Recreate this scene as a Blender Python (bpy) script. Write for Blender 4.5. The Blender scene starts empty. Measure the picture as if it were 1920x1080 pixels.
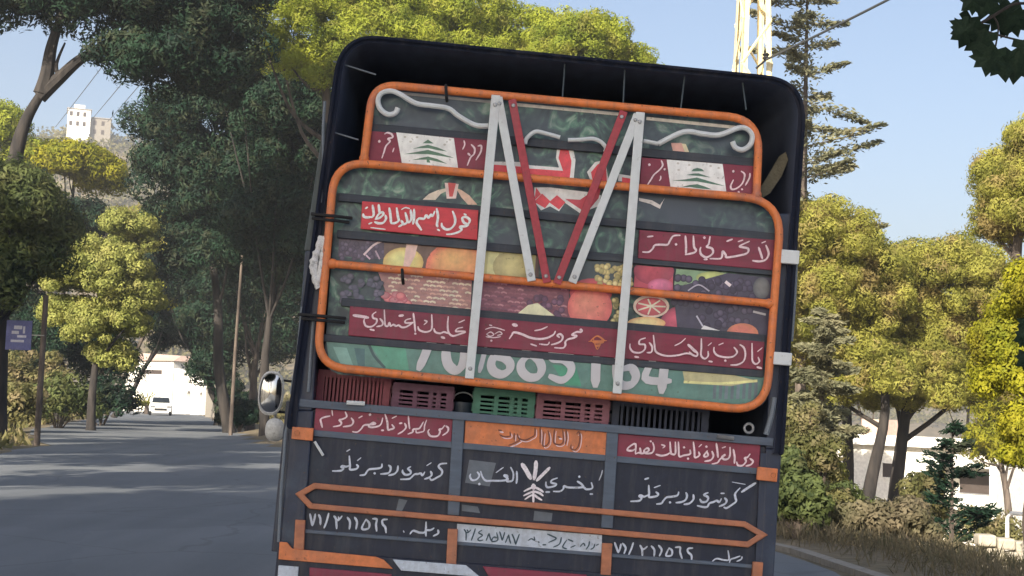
import bpy, bmesh, math, random
import numpy as np
from mathutils import Vector, Matrix, Quaternion
from mathutils.geometry import tessellate_polygon

R = math.radians
scene = bpy.context.scene
col = scene.collection
random.seed(7)

# ------------------------------------------------------------------ camera
FPX = 2637.0                       # focal length in photo pixels (1920 wide)
CAM = Vector((0, 0, 1.5))
cam_d = bpy.data.cameras.new("camera")
cam = bpy.data.objects.new("camera", cam_d)
col.objects.link(cam)
CROT = Matrix.Rotation(R(90 + 4.9), 4, 'X') @ Matrix.Rotation(R(2.0), 4, 'Z')
cam.matrix_world = Matrix.Translation(CAM) @ CROT
cam_d.sensor_width = 36
cam_d.lens = 36 * FPX / 1920
cam_d.clip_start = 0.1
cam_d.clip_end = 4000
scene.camera = cam

# ------------------------------------------------------------------ light
SUN = Vector((-0.40, -0.80, 0.45)).normalized()
world = bpy.data.worlds.new("World")
scene.world = world
world.use_nodes = True
wn = world.node_tree
sky = wn.nodes.new("ShaderNodeTexSky")
sky.sky_type = 'NISHITA'
sky.sun_disc = False
sky.sun_elevation = math.asin(SUN.z)
sky.sun_rotation = math.atan2(SUN.x, SUN.y)
sky.altitude = 600
sky.air_density = 1.0
sky.dust_density = 4.5
sky.ozone_density = 2.0
bg = wn.nodes["Background"]
wn.links.new(sky.outputs[0], bg.inputs[0])
bg.inputs[1].default_value = 0.082
sl = bpy.data.lights.new("sun", 'SUN')
sl.energy = 5.0
sl.angle = R(0.5)
sl.color = (1.0, 0.90, 0.74)
so = bpy.data.objects.new("sun", sl)
col.objects.link(so)
so.rotation_mode = 'QUATERNION'
so.rotation_quaternion = SUN.to_track_quat('Z', 'Y')
scene.view_settings.view_transform = 'Standard'
scene.view_settings.look = 'None'
scene.view_settings.exposure = 1.3
scene.view_settings.gamma = 1

# ------------------------------------------------------------------ helpers
def ray(px, py):
    return (CROT.to_3x3() @ Vector(((px - 960) / FPX, -(py - 540) / FPX, -1)))

def at(px, py, Y):
    """world point that stands at distance Y ahead, seen at that pixel of the photograph"""
    d = ray(px, py)
    return CAM + d * (Y / d.y)

def lin(c):
    return tuple((x / 255 / 12.92) if x <= 10 else ((x / 255 + 0.055) / 1.055) ** 2.4 for x in c)

def link(o, parent=None):
    col.objects.link(o)
    if parent:
        o.parent = parent
    return o

def tag(o, label=None, cat=None, group=None, kind=None):
    if label: o["label"] = label
    if cat: o["category"] = cat
    if group: o["group"] = group
    if kind: o["kind"] = kind
    return o

def empty(name, loc=(0, 0, 0), rz=0):
    o = bpy.data.objects.new(name, None)
    o.location = loc
    o.rotation_euler = (0, 0, rz)
    o.empty_display_size = 0.2
    return link(o)

def copy_tree(o, parent=None):
    c = o.copy()
    link(c, parent)
    for ch in list(o.children):
        copy_tree(ch, c)
    return c

class MB:
    """collects boxes, bars, tubes and sheets into ONE mesh"""
    def __init__(s):
        s.v = []; s.f = []; s.c = []; s.usec = False; s.smooth = False
    def add(s, vs, fs, c=None):
        b = len(s.v)
        s.v += [tuple(p) for p in vs]
        s.f += [tuple(i + b for i in f) for f in fs]
        if c is not None:
            s.usec = True
        s.c += [c or (0.5, 0.5, 0.5)] * len(vs) if not (isinstance(c, list)) else c
        return s
    def box(s, lo, hi, M=None):
        x0, y0, z0 = lo; x1, y1, z1 = hi
        vs = [Vector(p) for p in ((x0,y0,z0),(x1,y0,z0),(x1,y1,z0),(x0,y1,z0),(x0,y0,z1),(x1,y0,z1),(x1,y1,z1),(x0,y1,z1))]
        if M is not None: vs = [M @ p for p in vs]
        return s.add(vs, [(0,3,2,1),(4,5,6,7),(0,1,5,4),(1,2,6,5),(2,3,7,6),(3,0,4,7)])
    def hexa(s, q0, q1):
        """solid between two quads given in the same order"""
        vs = list(q0) + list(q1)
        n = len(q0)
        fs = [tuple(range(n - 1, -1, -1)), tuple(range(n, 2 * n))]
        for i in range(n):
            j = (i + 1) % n
            fs.append((i, j, n + j, n + i))
        return s.add(vs, fs)
    def tube(s, pts, r, n=8, cap=True):
        pts = [Vector(p) for p in pts]
        rs = r if isinstance(r, (list, tuple)) else [r] * len(pts)
        up = None
        rings = []
        for i, p in enumerate(pts):
            a = pts[max(i - 1, 0)]; b = pts[min(i + 1, len(pts) - 1)]
            t = (b - a)
            t = t.normalized() if t.length > 1e-9 else Vector((0, 0, 1))
            if up is None:
                up = t.orthogonal().normalized()
            else:
                up = (up - t * up.dot(t))
                up = up.normalized() if up.length > 1e-6 else t.orthogonal().normalized()
            w = t.cross(up)
            rings.append([p + (up * math.cos(2 * math.pi * k / n) + w * math.sin(2 * math.pi * k / n)) * rs[i] for k in range(n)])
        vs = [q for ring in rings for q in ring]
        fs = []
        for i in range(len(pts) - 1):
            for k in range(n):
                k2 = (k + 1) % n
                fs.append((i * n + k, i * n + k2, (i + 1) * n + k2, (i + 1) * n + k))
        if cap:
            fs.append(tuple(range(n - 1, -1, -1)))
            fs.append(tuple((len(pts) - 1) * n + k for k in range(n)))
        s.smooth = True
        return s.add(vs, fs)
    def lathe(s, prof, n=24, M=None):
        vs = []; fs = []
        for (r, z) in prof:
            for k in range(n):
                a = 2 * math.pi * k / n
                p = Vector((r * math.cos(a), r * math.sin(a), z))
                vs.append(M @ p if M is not None else p)
        for i in range(len(prof) - 1):
            for k in range(n):
                k2 = (k + 1) % n
                fs.append((i * n + k, i * n + k2, (i + 1) * n + k2, (i + 1) * n + k))
        return s.add(vs, fs)
    def build(s, name, m, parent=None, bevel=0, smooth=None):
        me = bpy.data.meshes.new(name)
        me.from_pydata(s.v, [], s.f)
        if s.usec:
            a = me.color_attributes.new("Col", 'FLOAT_COLOR', 'POINT')
            arr = np.ones((len(s.v), 4), dtype=np.float32)
            arr[:, :3] = np.array([c for c in s.c], dtype=np.float32)
            a.data.foreach_set("color", arr.ravel())
        if m is not None:
            me.materials.append(m)
        o = bpy.data.objects.new(name, me)
        link(o, parent)
        if s.smooth if smooth is None else smooth:
            me.polygons.foreach_set("use_smooth", [True] * len(me.polygons))
            me.set_sharp_from_angle(angle=R(40))
        if bevel:
            b = o.modifiers.new("bevel", 'BEVEL')
            b.width = bevel; b.segments = 2; b.limit_method = 'ANGLE'
        me.update()
        return o

def cr(pts, n=6, closed=False):
    """Catmull-Rom through 2-D or 3-D points"""
    P = [np.array(p, dtype=float) for p in pts]
    if len(P) < 3 and not closed:
        return [P[0] + (P[-1] - P[0]) * t for t in np.linspace(0, 1, n + 1)]
    out = []
    m = len(P)
    seg = m if closed else m - 1
    for i in range(seg):
        g = (lambda k: P[k % m]) if closed else (lambda k: P[min(max(k, 0), m - 1)])
        a, b, c, d = g(i - 1), g(i), g(i + 1), g(i + 2)
        for k in range(n):
            t = k / n
            out.append(0.5 * ((2 * b) + (-a + c) * t + (2 * a - 5 * b + 4 * c - d) * t * t + (-a + 3 * b - 3 * c + d) * t ** 3))
    if not closed:
        out.append(P[-1])
    return out

# ------------------------------------------------------------------ materials
def nodes(name):
    m = bpy.data.materials.new(name)
    m.use_nodes = True
    nt = m.node_tree
    return m, nt, nt.nodes["Principled BSDF"]

def N(nt, t, **kw):
    n = nt.nodes.new(t)
    for k, v in kw.items():
        if k.startswith("i_"):
            n.inputs[int(k[2:]) if k[2:].isdigit() else k[2:]].default_value = v
        else:
            setattr(n, k, v)
    return n

def ramp(nt, fac, stops):
    r = nt.nodes.new("ShaderNodeValToRGB")
    el = r.color_ramp.elements
    while len(el) < len(stops): el.new(0.5)
    for e, (p, c) in zip(el, stops):
        e.position = p
        e.color = (*c, 1)
    nt.links.new(fac, r.inputs[0])
    return r.outputs[0]

def mix(nt, a, b, fac, mode='MIX'):
    n = nt.nodes.new("ShaderNodeMix")
    n.data_type = 'RGBA'; n.blend_type = mode
    L = nt.links
    for sock, val in ((n.inputs[0], fac), (n.inputs[6], a), (n.inputs[7], b)):
        if isinstance(val, (int, float)): sock.default_value = val
        elif isinstance(val, tuple): sock.default_value = (*val, 1)
        else: L.new(val, sock)
    return n.outputs[2]

def paint(name, c, rough=0.5, wear=0.25, wearc=None, scale=6, metal=0, bump=0.0, stretch=(1, 1, 1), spec=0.4, attr=False, vary=1.0, grime=0.0):
    """weathered paint: noise-mottled base with worn patches of another colour"""
    m, nt, p = nodes(name)
    L = nt.links
    tc = N(nt, "ShaderNodeTexCoord")
    mp = N(nt, "ShaderNodeMapping"); mp.inputs["Scale"].default_value = stretch
    L.new(tc.outputs["Object"], mp.inputs[0])
    n1 = N(nt, "ShaderNodeTexNoise"); n1.inputs["Scale"].default_value = scale; n1.inputs["Detail"].default_value = 8
    n1.inputs["Roughness"].default_value = 0.65
    n2 = N(nt, "ShaderNodeTexNoise"); n2.inputs["Scale"].default_value = scale * 5; n2.inputs["Detail"].default_value = 5
    L.new(mp.outputs[0], n1.inputs[0]); L.new(mp.outputs[0], n2.inputs[0])
    if attr:
        at_ = N(nt, "ShaderNodeVertexColor", layer_name="Col")
        base = at_.outputs[0]
    else:
        base = tuple(c)
    wc = wearc or tuple(min(1, x * 0.55 + 0.05) for x in c)
    v = N(nt, "ShaderNodeMapRange"); v.inputs[1].default_value = 0.3; v.inputs[2].default_value = 0.7
    v.inputs[3].default_value = 1 - 0.16 * vary; v.inputs[4].default_value = 1 + 0.12 * vary
    L.new(n2.outputs[0], v.inputs[0])
    hs = N(nt, "ShaderNodeHueSaturation")
    L.new(v.outputs[0], hs.inputs["Value"])
    if isinstance(base, tuple): hs.inputs["Color"].default_value = (*base, 1)
    else: L.new(base, hs.inputs["Color"])
    w = N(nt, "ShaderNodeMapRange"); w.inputs[1].default_value = 0.54; w.inputs[2].default_value = 0.72
    w.inputs[3].default_value = 0; w.inputs[4].default_value = wear
    L.new(n1.outputs[0], w.inputs[0])
    cc = mix(nt, hs.outputs[0], wc, w.outputs[0])
    if grime:
        mp2 = N(nt, "ShaderNodeMapping"); mp2.inputs["Scale"].default_value = (7, 7, 0.9)
        L.new(tc.outputs["Object"], mp2.inputs[0])
        n4 = N(nt, "ShaderNodeTexNoise"); n4.inputs["Scale"].default_value = 2.2; n4.inputs["Detail"].default_value = 7; n4.inputs["Roughness"].default_value = 0.7
        L.new(mp2.outputs[0], n4.inputs[0])
        g_ = N(nt, "ShaderNodeMapRange"); g_.inputs[1].default_value = 0.48; g_.inputs[2].default_value = 0.78; g_.inputs[4].default_value = grime
        L.new(n4.outputs[0], g_.inputs[0])
        cc = mix(nt, cc, (0.15, 0.135, 0.13), g_.outputs[0])
        n5 = N(nt, "ShaderNodeTexNoise"); n5.inputs["Scale"].default_value = 55; n5.inputs["Detail"].default_value = 3
        L.new(tc.outputs["Object"], n5.inputs[0])
        g5 = N(nt, "ShaderNodeMapRange"); g5.inputs[1].default_value = 0.66; g5.inputs[2].default_value = 0.72; g5.inputs[4].default_value = min(0.8, grime * 1.6)
        L.new(n5.outputs[0], g5.inputs[0])
        cc = mix(nt, cc, (0.09, 0.06, 0.045), g5.outputs[0])
    L.new(cc, p.inputs["Base Color"])
    p.inputs["Roughness"].default_value = rough
    p.inputs["Metallic"].default_value = metal
    p.inputs["Specular IOR Level"].default_value = spec
    if bump:
        b = N(nt, "ShaderNodeBump"); b.inputs["Strength"].default_value = bump; b.inputs["Distance"].default_value = 0.01
        L.new(n2.outputs[0], b.inputs["Height"]); L.new(b.outputs[0], p.inputs["Normal"])
    return m

def foliage(name, dark, light, dry=None, dryamt=0.3, scale=0.9, trans=0.3):
    m, nt, p = nodes(name)
    L = nt.links
    tc = N(nt, "ShaderNodeTexCoord")
    oi = N(nt, "ShaderNodeObjectInfo")
    n1 = N(nt, "ShaderNodeTexNoise"); n1.inputs["Scale"].default_value = scale; n1.inputs["Detail"].default_value = 3
    n2 = N(nt, "ShaderNodeTexNoise"); n2.inputs["Scale"].default_value = scale * 9; n2.inputs["Detail"].default_value = 2
    L.new(tc.outputs["Object"], n1.inputs[0]); L.new(tc.outputs["Object"], n2.inputs[0])
    ad = N(nt, "ShaderNodeMath", operation='ADD'); L.new(n1.outputs[0], ad.inputs[0])
    m2 = N(nt, "ShaderNodeMath", operation='MULTIPLY_ADD'); L.new(n2.outputs[0], m2.inputs[0]); m2.inputs[1].default_value = 0.7; m2.inputs[2].default_value = -0.35
    L.new(m2.outputs[0], ad.inputs[1])
    c = ramp(nt, ad.outputs[0], [(0.3, dark), (0.68, light)])
    if dry:
        n3 = N(nt, "ShaderNodeTexNoise"); n3.inputs["Scale"].default_value = scale * 1.7; n3.inputs["Detail"].default_value = 2
        mp = N(nt, "ShaderNodeMapping"); mp.inputs["Location"].default_value = (5, 3, 1)
        L.new(tc.outputs["Object"], mp.inputs[0]); L.new(mp.outputs[0], n3.inputs[0])
        mr = N(nt, "ShaderNodeMapRange"); mr.inputs[1].default_value = 0.5; mr.inputs[2].default_value = 0.66; mr.inputs[4].default_value = dryamt
        L.new(n3.outputs[0], mr.inputs[0])
        c = mix(nt, c, dry, mr.outputs[0])
    L.new(c, p.inputs["Base Color"])
    p.inputs["Roughness"].default_value = 0.6
    p.inputs["Specular IOR Level"].default_value = 0.12
    tr = N(nt, "ShaderNodeBsdfTranslucent")
    L.new(c, tr.inputs[0])
    ms = N(nt, "ShaderNodeMixShader"); ms.inputs[0].default_value = trans
    L.new(p.outputs[0], ms.inputs[1]); L.new(tr.outputs[0], ms.inputs[2])
    L.new(ms.outputs[0], nt.nodes["Material Output"].inputs[0])
    return m

def bark(name, a, b, scale=5):
    m, nt, p = nodes(name)
    L = nt.links
    tc = N(nt, "ShaderNodeTexCoord")
    mp = N(nt, "ShaderNodeMapping"); mp.inputs["Scale"].default_value = (1, 1, 0.25)
    L.new(tc.outputs["Object"], mp.inputs[0])
    n = N(nt, "ShaderNodeTexNoise"); n.inputs["Scale"].default_value = scale; n.inputs["Detail"].default_value = 8
    L.new(mp.outputs[0], n.inputs[0])
    L.new(ramp(nt, n.outputs[0], [(0.35, a), (0.65, b)]), p.inputs["Base Color"])
    p.inputs["Roughness"].default_value = 0.9
    bp = N(nt, "ShaderNodeBump"); bp.inputs["Strength"].default_value = 0.7; bp.inputs["Distance"].default_value = 0.05
    L.new(n.outputs[0], bp.inputs["Height"]); L.new(bp.outputs[0], p.inputs["Normal"])
    return m

M = {}
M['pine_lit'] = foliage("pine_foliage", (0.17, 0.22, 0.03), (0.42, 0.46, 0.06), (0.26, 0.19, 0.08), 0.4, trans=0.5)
M['pine_shaded'] = foliage("shaded_pine_foliage", (0.005, 0.014, 0.010), (0.020, 0.048, 0.026), (0.08, 0.07, 0.035), 0.35, trans=0.15)  # darkened pine foliage: the shade on these trees is put into the colour
M['pine_olive'] = foliage("olive_pine_foliage", (0.17, 0.18, 0.038), (0.44, 0.425, 0.095), (0.34, 0.25, 0.12), 0.75, trans=0.5)
M['cedar'] = foliage("cedar_foliage", (0.11, 0.12, 0.07), (0.27, 0.26, 0.16), (0.22, 0.18, 0.10), 0.3)
M['bright'] = foliage("bright_foliage", (0.15, 0.17, 0.016), (0.33, 0.31, 0.022), (0.24, 0.18, 0.03), 0.4)
M['shrub'] = foliage("shrub_foliage", (0.08, 0.085, 0.03), (0.22, 0.20, 0.085), (0.30, 0.23, 0.14), 0.6)
M['poplar'] = foliage("broadleaf_foliage", (0.15, 0.18, 0.045), (0.38, 0.39, 0.11), (0.20, 0.16, 0.07), 0.4)
M['dry'] = foliage("dry_grass", (0.10, 0.09, 0.055), (0.22, 0.18, 0.115), (0.09, 0.11, 0.045), 0.4, scale=0.5)
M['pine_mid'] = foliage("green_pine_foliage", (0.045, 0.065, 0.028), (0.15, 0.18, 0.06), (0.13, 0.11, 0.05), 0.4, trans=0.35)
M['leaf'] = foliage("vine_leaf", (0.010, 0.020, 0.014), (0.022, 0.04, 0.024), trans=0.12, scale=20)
M['bark'] = bark("pine_bark", (0.045, 0.035, 0.03), (0.14, 0.11, 0.09))
M['bark_pale'] = bark("pale_bark", (0.16, 0.13, 0.10), (0.36, 0.31, 0.25))
M['bark_dark'] = bark("dark_bark", (0.014, 0.012, 0.012), (0.042, 0.035, 0.031))

# ------------------------------------------------------------------ vegetation builders
RNG = np.random.default_rng(11)

def leaf_mesh(name, m, centers, normals, size, aspect, up_bias, rng, parent, flat=0.0):
    """many small leaf-sized quads, each turned its own way"""
    n = len(centers)
    a = rng.normal(size=(n, 3)); a /= np.linalg.norm(a, axis=1)[:, None]
    if flat:                       # leaves lie about the clump like shingles
        nn = a * flat + normals * (1 - flat)
        nn /= np.linalg.norm(nn, axis=1)[:, None] + 1e-9
        b = rng.normal(size=(n, 3)) + normals * up_bias
        d = b - nn * np.sum(b * nn, axis=1)[:, None]
        d /= np.linalg.norm(d, axis=1)[:, None] + 1e-9
        s = np.cross(d, nn)
    else:                          # blades point along the given direction
        d = a * (1 - up_bias) + normals * up_bias
        d /= np.linalg.norm(d, axis=1)[:, None] + 1e-9
        b = rng.normal(size=(n, 3))
        s = np.cross(d, b); s /= np.linalg.norm(s, axis=1)[:, None] + 1e-9
    L = size * rng.uniform(0.6, 1.35, n)[:, None]
    W = L * aspect
    v = np.empty((n, 4, 3))
    v[:, 0] = centers - d * L * 0.5
    v[:, 1] = centers + s * W * 0.5
    v[:, 2] = centers + d * L * 0.5
    v[:, 3] = centers - s * W * 0.5
    me = bpy.data.meshes.new(name)
    me.vertices.add(4 * n)
    me.vertices.foreach_set("co", v.astype(np.float32).ravel())
    me.loops.add(4 * n)
    me.loops.foreach_set("vertex_index", np.arange(4 * n, dtype=np.int32))
    me.polygons.add(n)
    me.polygons.foreach_set("loop_start", np.arange(0, 4 * n, 4, dtype=np.int32))
    me.update(calc_edges=True)
    me.materials.append(m)
    o = bpy.data.objects.new(name, me)
    return link(o, parent)

def clump_cloud(ell, nclump, rc, per, rng, shell=0.75):
    """ell: list of (center, radii, weight). returns clump centres, leaf centres, leaf outward normals"""
    C = []; P = []; Q = []
    w = np.array([e[2] if len(e) > 2 else e[1][0] * e[1][1] for e in ell], float); w /= w.sum()
    for i in range(nclump):
        e = ell[rng.choice(len(ell), p=w)]
        c0 = np.array(e[0]); r0 = np.array(e[1])
        u = rng.normal(size=3); u /= np.linalg.norm(u)
        if u[2] < -0.35: u[2] *= -0.6; u /= np.linalg.norm(u)
        k = shell + (1 - shell) * rng.random() if rng.random() < 0.8 else rng.random() * shell
        c = c0 + u * r0 * k
        r = rc * rng.uniform(0.6, 1.3)
        C.append(c)
        m = int(per * (r / rc) ** 2)
        v = rng.normal(size=(m, 3)); v /= np.linalg.norm(v, axis=1)[:, None]
        rad = r * (0.78 + 0.22 * rng.random(m)) * np.where(rng.random(m) < 0.12, 1.25, 1)
        P.append(c + v * rad[:, None] * np.array([1, 1, 0.8]))
        Q.append(v)
    return C, np.concatenate(P), np.concatenate(Q)

def tree(name, label, cat, base, top, ell, m, bm_, tr=0.2, nclump=60, rc=0.8, per=220, size=0.22, aspect=0.3, bias=0.55,
         group=None, seed=1, lean_pts=None, nlimb=9, shell=0.75):
    """base: trunk foot (world); ell: crown ellipsoids in coordinates relative to the foot"""
    rng = np.random.default_rng(seed)
    root = empty(name, base)
    tag(root, label, cat, group)
    C, P, Q = clump_cloud(ell, nclump, rc, per, rng, shell)
    leaf_mesh("crown", m, P, Q, size, aspect, bias, rng, root, flat=0.34)
    t = MB()
    top = Vector(top)
    pts = [Vector(p) for p in lean_pts] if lean_pts else [top * k + Vector((rng.normal() * 0.12, rng.normal() * 0.12, 0)) * (k > 0) for k in (0, 0.25, 0.5, 0.75, 1)]
    sm = [Vector(p) for p in cr(pts, 4)]
    nn = len(sm)
    t.tube(sm, [tr * (1.15 if i == 0 else 1) * (1 - 0.65 * i / (nn - 1)) for i in range(nn)], 9)
    idx = rng.choice(len(C), min(nlimb, len(C)), replace=False)
    for i in idx:
        c = Vector(C[i])
        k = rng.uniform(0.5, 0.95)
        a = sm[int(k * (nn - 1))]
        mid = (a + c) / 2 + Vector((0, 0, -0.12 * (c - a).length)) + Vector(rng.normal(size=3) * 0.1)
        r0 = tr * 0.42 * (1.2 - k * 0.6)
        t.tube(cr([a, mid, c], 4), [r0 * (1 - 0.75 * q / 8) for q in range(9)], 6)
    t.build("trunk", bm_, root)
    return root

def conifer(name, label, base, h, spread, m, bm_, tr=0.16, nb=60, per=90, seed=3, size=0.2, z0=0.12, droop=0.15, group=None, aspect=0.28, cat="tree", power=0.8, thick=0.2):
    """a straight stem with tiers of foliage-covered branches"""
    rng = np.random.default_rng(seed)
    root = empty(name, base)
    tag(root, label, cat, group)
    t = MB()
    t.tube([(0, 0, h * k) for k in (0, .3, .6, 1)], [tr, tr * .75, tr * .45, 0.015], 8)
    P = []; Q = []
    for i in range(nb):
        k = z0 + (1 - z0) * (i + rng.random()) / nb
        z = h * k
        L = spread * (1 - k) ** power * rng.uniform(0.6, 1.15) + 0.12
        a = rng.random() * 2 * math.pi
        e = np.array([math.cos(a) * L, math.sin(a) * L, L * rng.uniform(-droop, droop * 1.6)])
        o = np.array([0, 0, z])
        t.tube([o, o + e * 0.5 + np.array([0, 0, -0.03 * L]), o + e], [max(0.008, tr * 0.22 * (1 - k)), 0.012, 0.004], 5)
        n = int(per * (0.35 + L / spread))
        s = rng.random(n) ** 0.7
        q = o + e * s[:, None]
        wid = thick * L * (1.05 - s) + 0.06
        off = rng.normal(size=(n, 3)) * wid[:, None] * np.array([0.6, 0.6, 0.28])
        P.append(q + off)
        d = e / np.linalg.norm(e) + off * 2
        Q.append(d / (np.linalg.norm(d, axis=1)[:, None] + 1e-9))
    leaf_mesh("crown", m, np.concatenate(P), np.concatenate(Q), size, aspect, 0.6, rng, root)
    t.build("trunk", bm_, root)
    return root

def bush(name, label, base, r, m, seed=1, nclump=22, per=160, size=0.16, aspect=0.4, group=None, cat="shrub", stems=True):
    rng = np.random.default_rng(seed)
    root = empty(name, base)
    tag(root, label, cat, group)
    rx, ry, rz = r
    C, P, Q = clump_cloud([((0, 0, rz * 0.75), (rx, ry, rz * 0.8))], nclump, min(r) * 0.42, per, rng, 0.6)
    P[:, 2] = np.maximum(P[:, 2], 0.02)
    leaf_mesh("foliage", m, P, Q, size, aspect, 0.45, rng, root, flat=0.3)
    t = MB()
    for c in C[:7]:
        t.tube(cr([(0.1 * c[0], 0.1 * c[1], 0), (c[0] * .4, c[1] * .4, c[2] * .6), tuple(c)], 3), [0.04 - 0.005 * q for q in range(7)], 5)
    t.build("stem", M['bark'], root)
    return root
# ------------------------------------------------------------------ the truck
TD = 6.9
PSI, LAM = R(2.0), R(2.9)          # turned a little to the left, leaning to the right
TU = Vector((math.cos(PSI) * math.cos(LAM), math.sin(PSI) * math.cos(LAM), -math.sin(LAM)))
TV = Vector((-math.sin(PSI), math.cos(PSI), 0))
TW = TU.cross(TV)
TO = Vector((0.10, TD, 0))
truck = empty("cargo_truck", TO)
TM = Matrix((TU, TV, TW)).transposed()
truck.rotation_euler = TM.to_euler()
tag(truck, "dark navy cargo truck seen from behind, its slatted gate painted with fruit and Arabic lettering", "truck")
TMI = TM.transposed()

def T(px, py, off=0.0):
    """point of the photograph on the truck's rear plane (moved by off along the truck), truck coordinates"""
    d = ray(px, py)
    P0 = TO + TV * off
    t = (P0 - CAM).dot(TV) / d.dot(TV)
    return TMI @ (CAM + d * t - TO)

# shade under a blue sky divides out of the colours read from the photograph
KS = (0.63, 0.70, 0.75)
def alb(c, mul=1.0):
    return tuple(min(0.9, max(0.004, mul * a / k)) for a, k in zip(lin(c), KS))

NAVY = alb((38, 50, 70))
M['navy'] = paint("navy_paint", alb((36, 46, 66)), 0.45, 0.5, alb((66, 84, 100)), 3.0, bump=0.15, grime=0.4)
M['navy_dark'] = paint("dark_navy_paint", alb((26, 34, 52)), 0.5, 0.4, alb((50, 64, 78)), 4.0, bump=0.1, grime=0.35)
M['tarp'] = paint("tarpaulin_cloth", alb((24, 30, 44)), 0.9, 0.35, alb((44, 54, 62)), 2.0, spec=0.1, bump=0.6, stretch=(1, .4, .3), grime=0.25)
M['slat'] = paint("slat_wood", alb((46, 54, 66)), 0.6, 0.5, alb((72, 84, 92)), 8.0, stretch=(0.25, 1, 3), grime=0.3)
M['rail'] = paint("grey_blue_paint", alb((70, 84, 102)), 0.5, 0.6, alb((44, 54, 70)), 5.0, stretch=(0.4, 1, 2), grime=0.4)
M['red'] = paint("maroon_board_paint", alb((112, 46, 66)), 0.5, 0.5, alb((86, 56, 76)), 4.0, stretch=(0.4, 1, 1.5), grime=0.35)
M['red_bright'] = paint("scarlet_board_paint", alb((172, 56, 68)), 0.45, 0.55, alb((140, 62, 80)), 6.0, stretch=(0.4, 1, 1.5), grime=0.25)
M['red_brace'] = paint("red_brace_paint", alb((140, 54, 66)), 0.5, 0.4, alb((96, 52, 70)), 9.0, grime=0.35)
M['orange'] = paint("orange_tube_paint", alb((186, 110, 62)), 0.4, 0.85, alb((150, 94, 80)), 5.0, grime=0.65)
M['orange_flat'] = paint("orange_board_paint", alb((176, 108, 70)), 0.5, 0.45, alb((158, 112, 92)), 7.0, grime=0.35)
M['rust'] = paint("salmon_rail_paint", alb((148, 100, 76)), 0.55, 0.6, alb((116, 78, 76)), 9.0, stretch=(0.5, 1, 1), grime=0.35)
M['white'] = paint("white_brace_paint", alb((176, 188, 196)), 0.45, 0.5, alb((146, 146, 150)), 4.0, vary=0.4, grime=0.12)
M['letter'] = paint("white_lettering", alb((206, 202, 214)), 0.5, 0.4, alb((170, 160, 176)), 20.0, grime=0.25)
M['letter_pink'] = paint("pinkish_lettering", alb((214, 186, 198)), 0.5, 0.45, alb((176, 150, 170)), 20.0, grime=0.25)
M['letter_blue'] = paint("pale_blue_lettering", alb((168, 182, 202)), 0.5, 0.45, alb((128, 142, 166)), 20.0, grime=0.3)
M['letter_brown'] = paint("brown_lettering", alb((104, 66, 56)), 0.6, 0.3, None, 20.0)
M['letter_dark'] = paint("dark_green_lettering", alb((50, 70, 84)), 0.6, 0.3, None, 20.0)
M['plate'] = paint("white_plate_paint", alb((160, 176, 194)), 0.45, 0.4, alb((132, 146, 164)), 9.0, grime=0.3)
M['print'] = paint("printed_vinyl", (0.3, 0.3, 0.3), 0.35, 0.22, alb((70, 84, 96)), 5.0, attr=True, grime=0.25)
M['rope'] = paint("pale_rope", alb((96, 108, 120)), 0.9, 0.3, None, 40)
M['rope_dark'] = paint("dark_rope", alb((60, 72, 80)), 0.9, 0.3, None, 40)
M['black'] = paint("black_rubber", (0.02, 0.02, 0.022), 0.8, 0.3, (0.05, 0.048, 0.045), 9)
M['steel'] = paint("bare_steel", (0.35, 0.36, 0.38), 0.4, 0.5, (0.2, 0.16, 0.13), 9, metal=0.6)

# foliage photograph printed on the banner
def banner_mat():
    m, nt, p = nodes("banner_print")
    L = nt.links
    tc = N(nt, "ShaderNodeTexCoord")
    n1 = N(nt, "ShaderNodeTexNoise"); n1.inputs["Scale"].default_value = 9; n1.inputs["Detail"].default_value = 6; n1.inputs["Distortion"].default_value = 1.6
    n2 = N(nt, "ShaderNodeTexVoronoi"); n2.inputs["Scale"].default_value = 26
    n3 = N(nt, "ShaderNodeTexNoise"); n3.inputs["Scale"].default_value = 2.2; n3.inputs["Detail"].default_value = 2
    for n in (n1, n2, n3): L.new(tc.outputs["Object"], n.inputs[0])
    a = ramp(nt, n1.outputs[0], [(0.36, alb((34, 48, 60))), (0.52, alb((62, 84, 90))), (0.60, alb((84, 130, 116))), (0.70, alb((150, 176, 166)))])
    b = ramp(nt, n2.outputs[0], [(0.0, alb((96, 128, 118))), (0.5, alb((40, 58, 66)))])
    c = mix(nt, a, b, 0.32)
    mr = N(nt, "ShaderNodeMapRange"); mr.inputs[1].default_value = 0.42; mr.inputs[2].default_value = 0.62
    L.new(n3.outputs[0], mr.inputs[0])
    L.new(mix(nt, c, alb((62, 74, 90)), mr.outputs[0]), p.inputs["Base Color"])
    p.inputs["Roughness"].default_value = 0.4
    return m
M['banner'] = banner_mat()

def quad_board(pxs, off, th, m, name, parent=truck, bevel=0.003):
    """flat board: outline in photograph pixels on the plane off, thickness th forward"""
    a = [T(x, y, off) for x, y in pxs]
    b = [p + Vector((0, th, 0)) for p in a]
    o = MB().hexa(b[::-1], a[::-1]).build(name, m, parent)
    fix_normals(o)
    if bevel:
        bv = o.modifiers.new("bevel", 'BEVEL'); bv.width = bevel; bv.segments = 2; bv.limit_method = 'ANGLE'
    return o

def fix_normals(o):
    bm = bmesh.new(); bm.from_mesh(o.data)
    bmesh.ops.recalc_face_normals(bm, faces=bm.faces)
    bm.to_mesh(o.data); bm.free()

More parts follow.
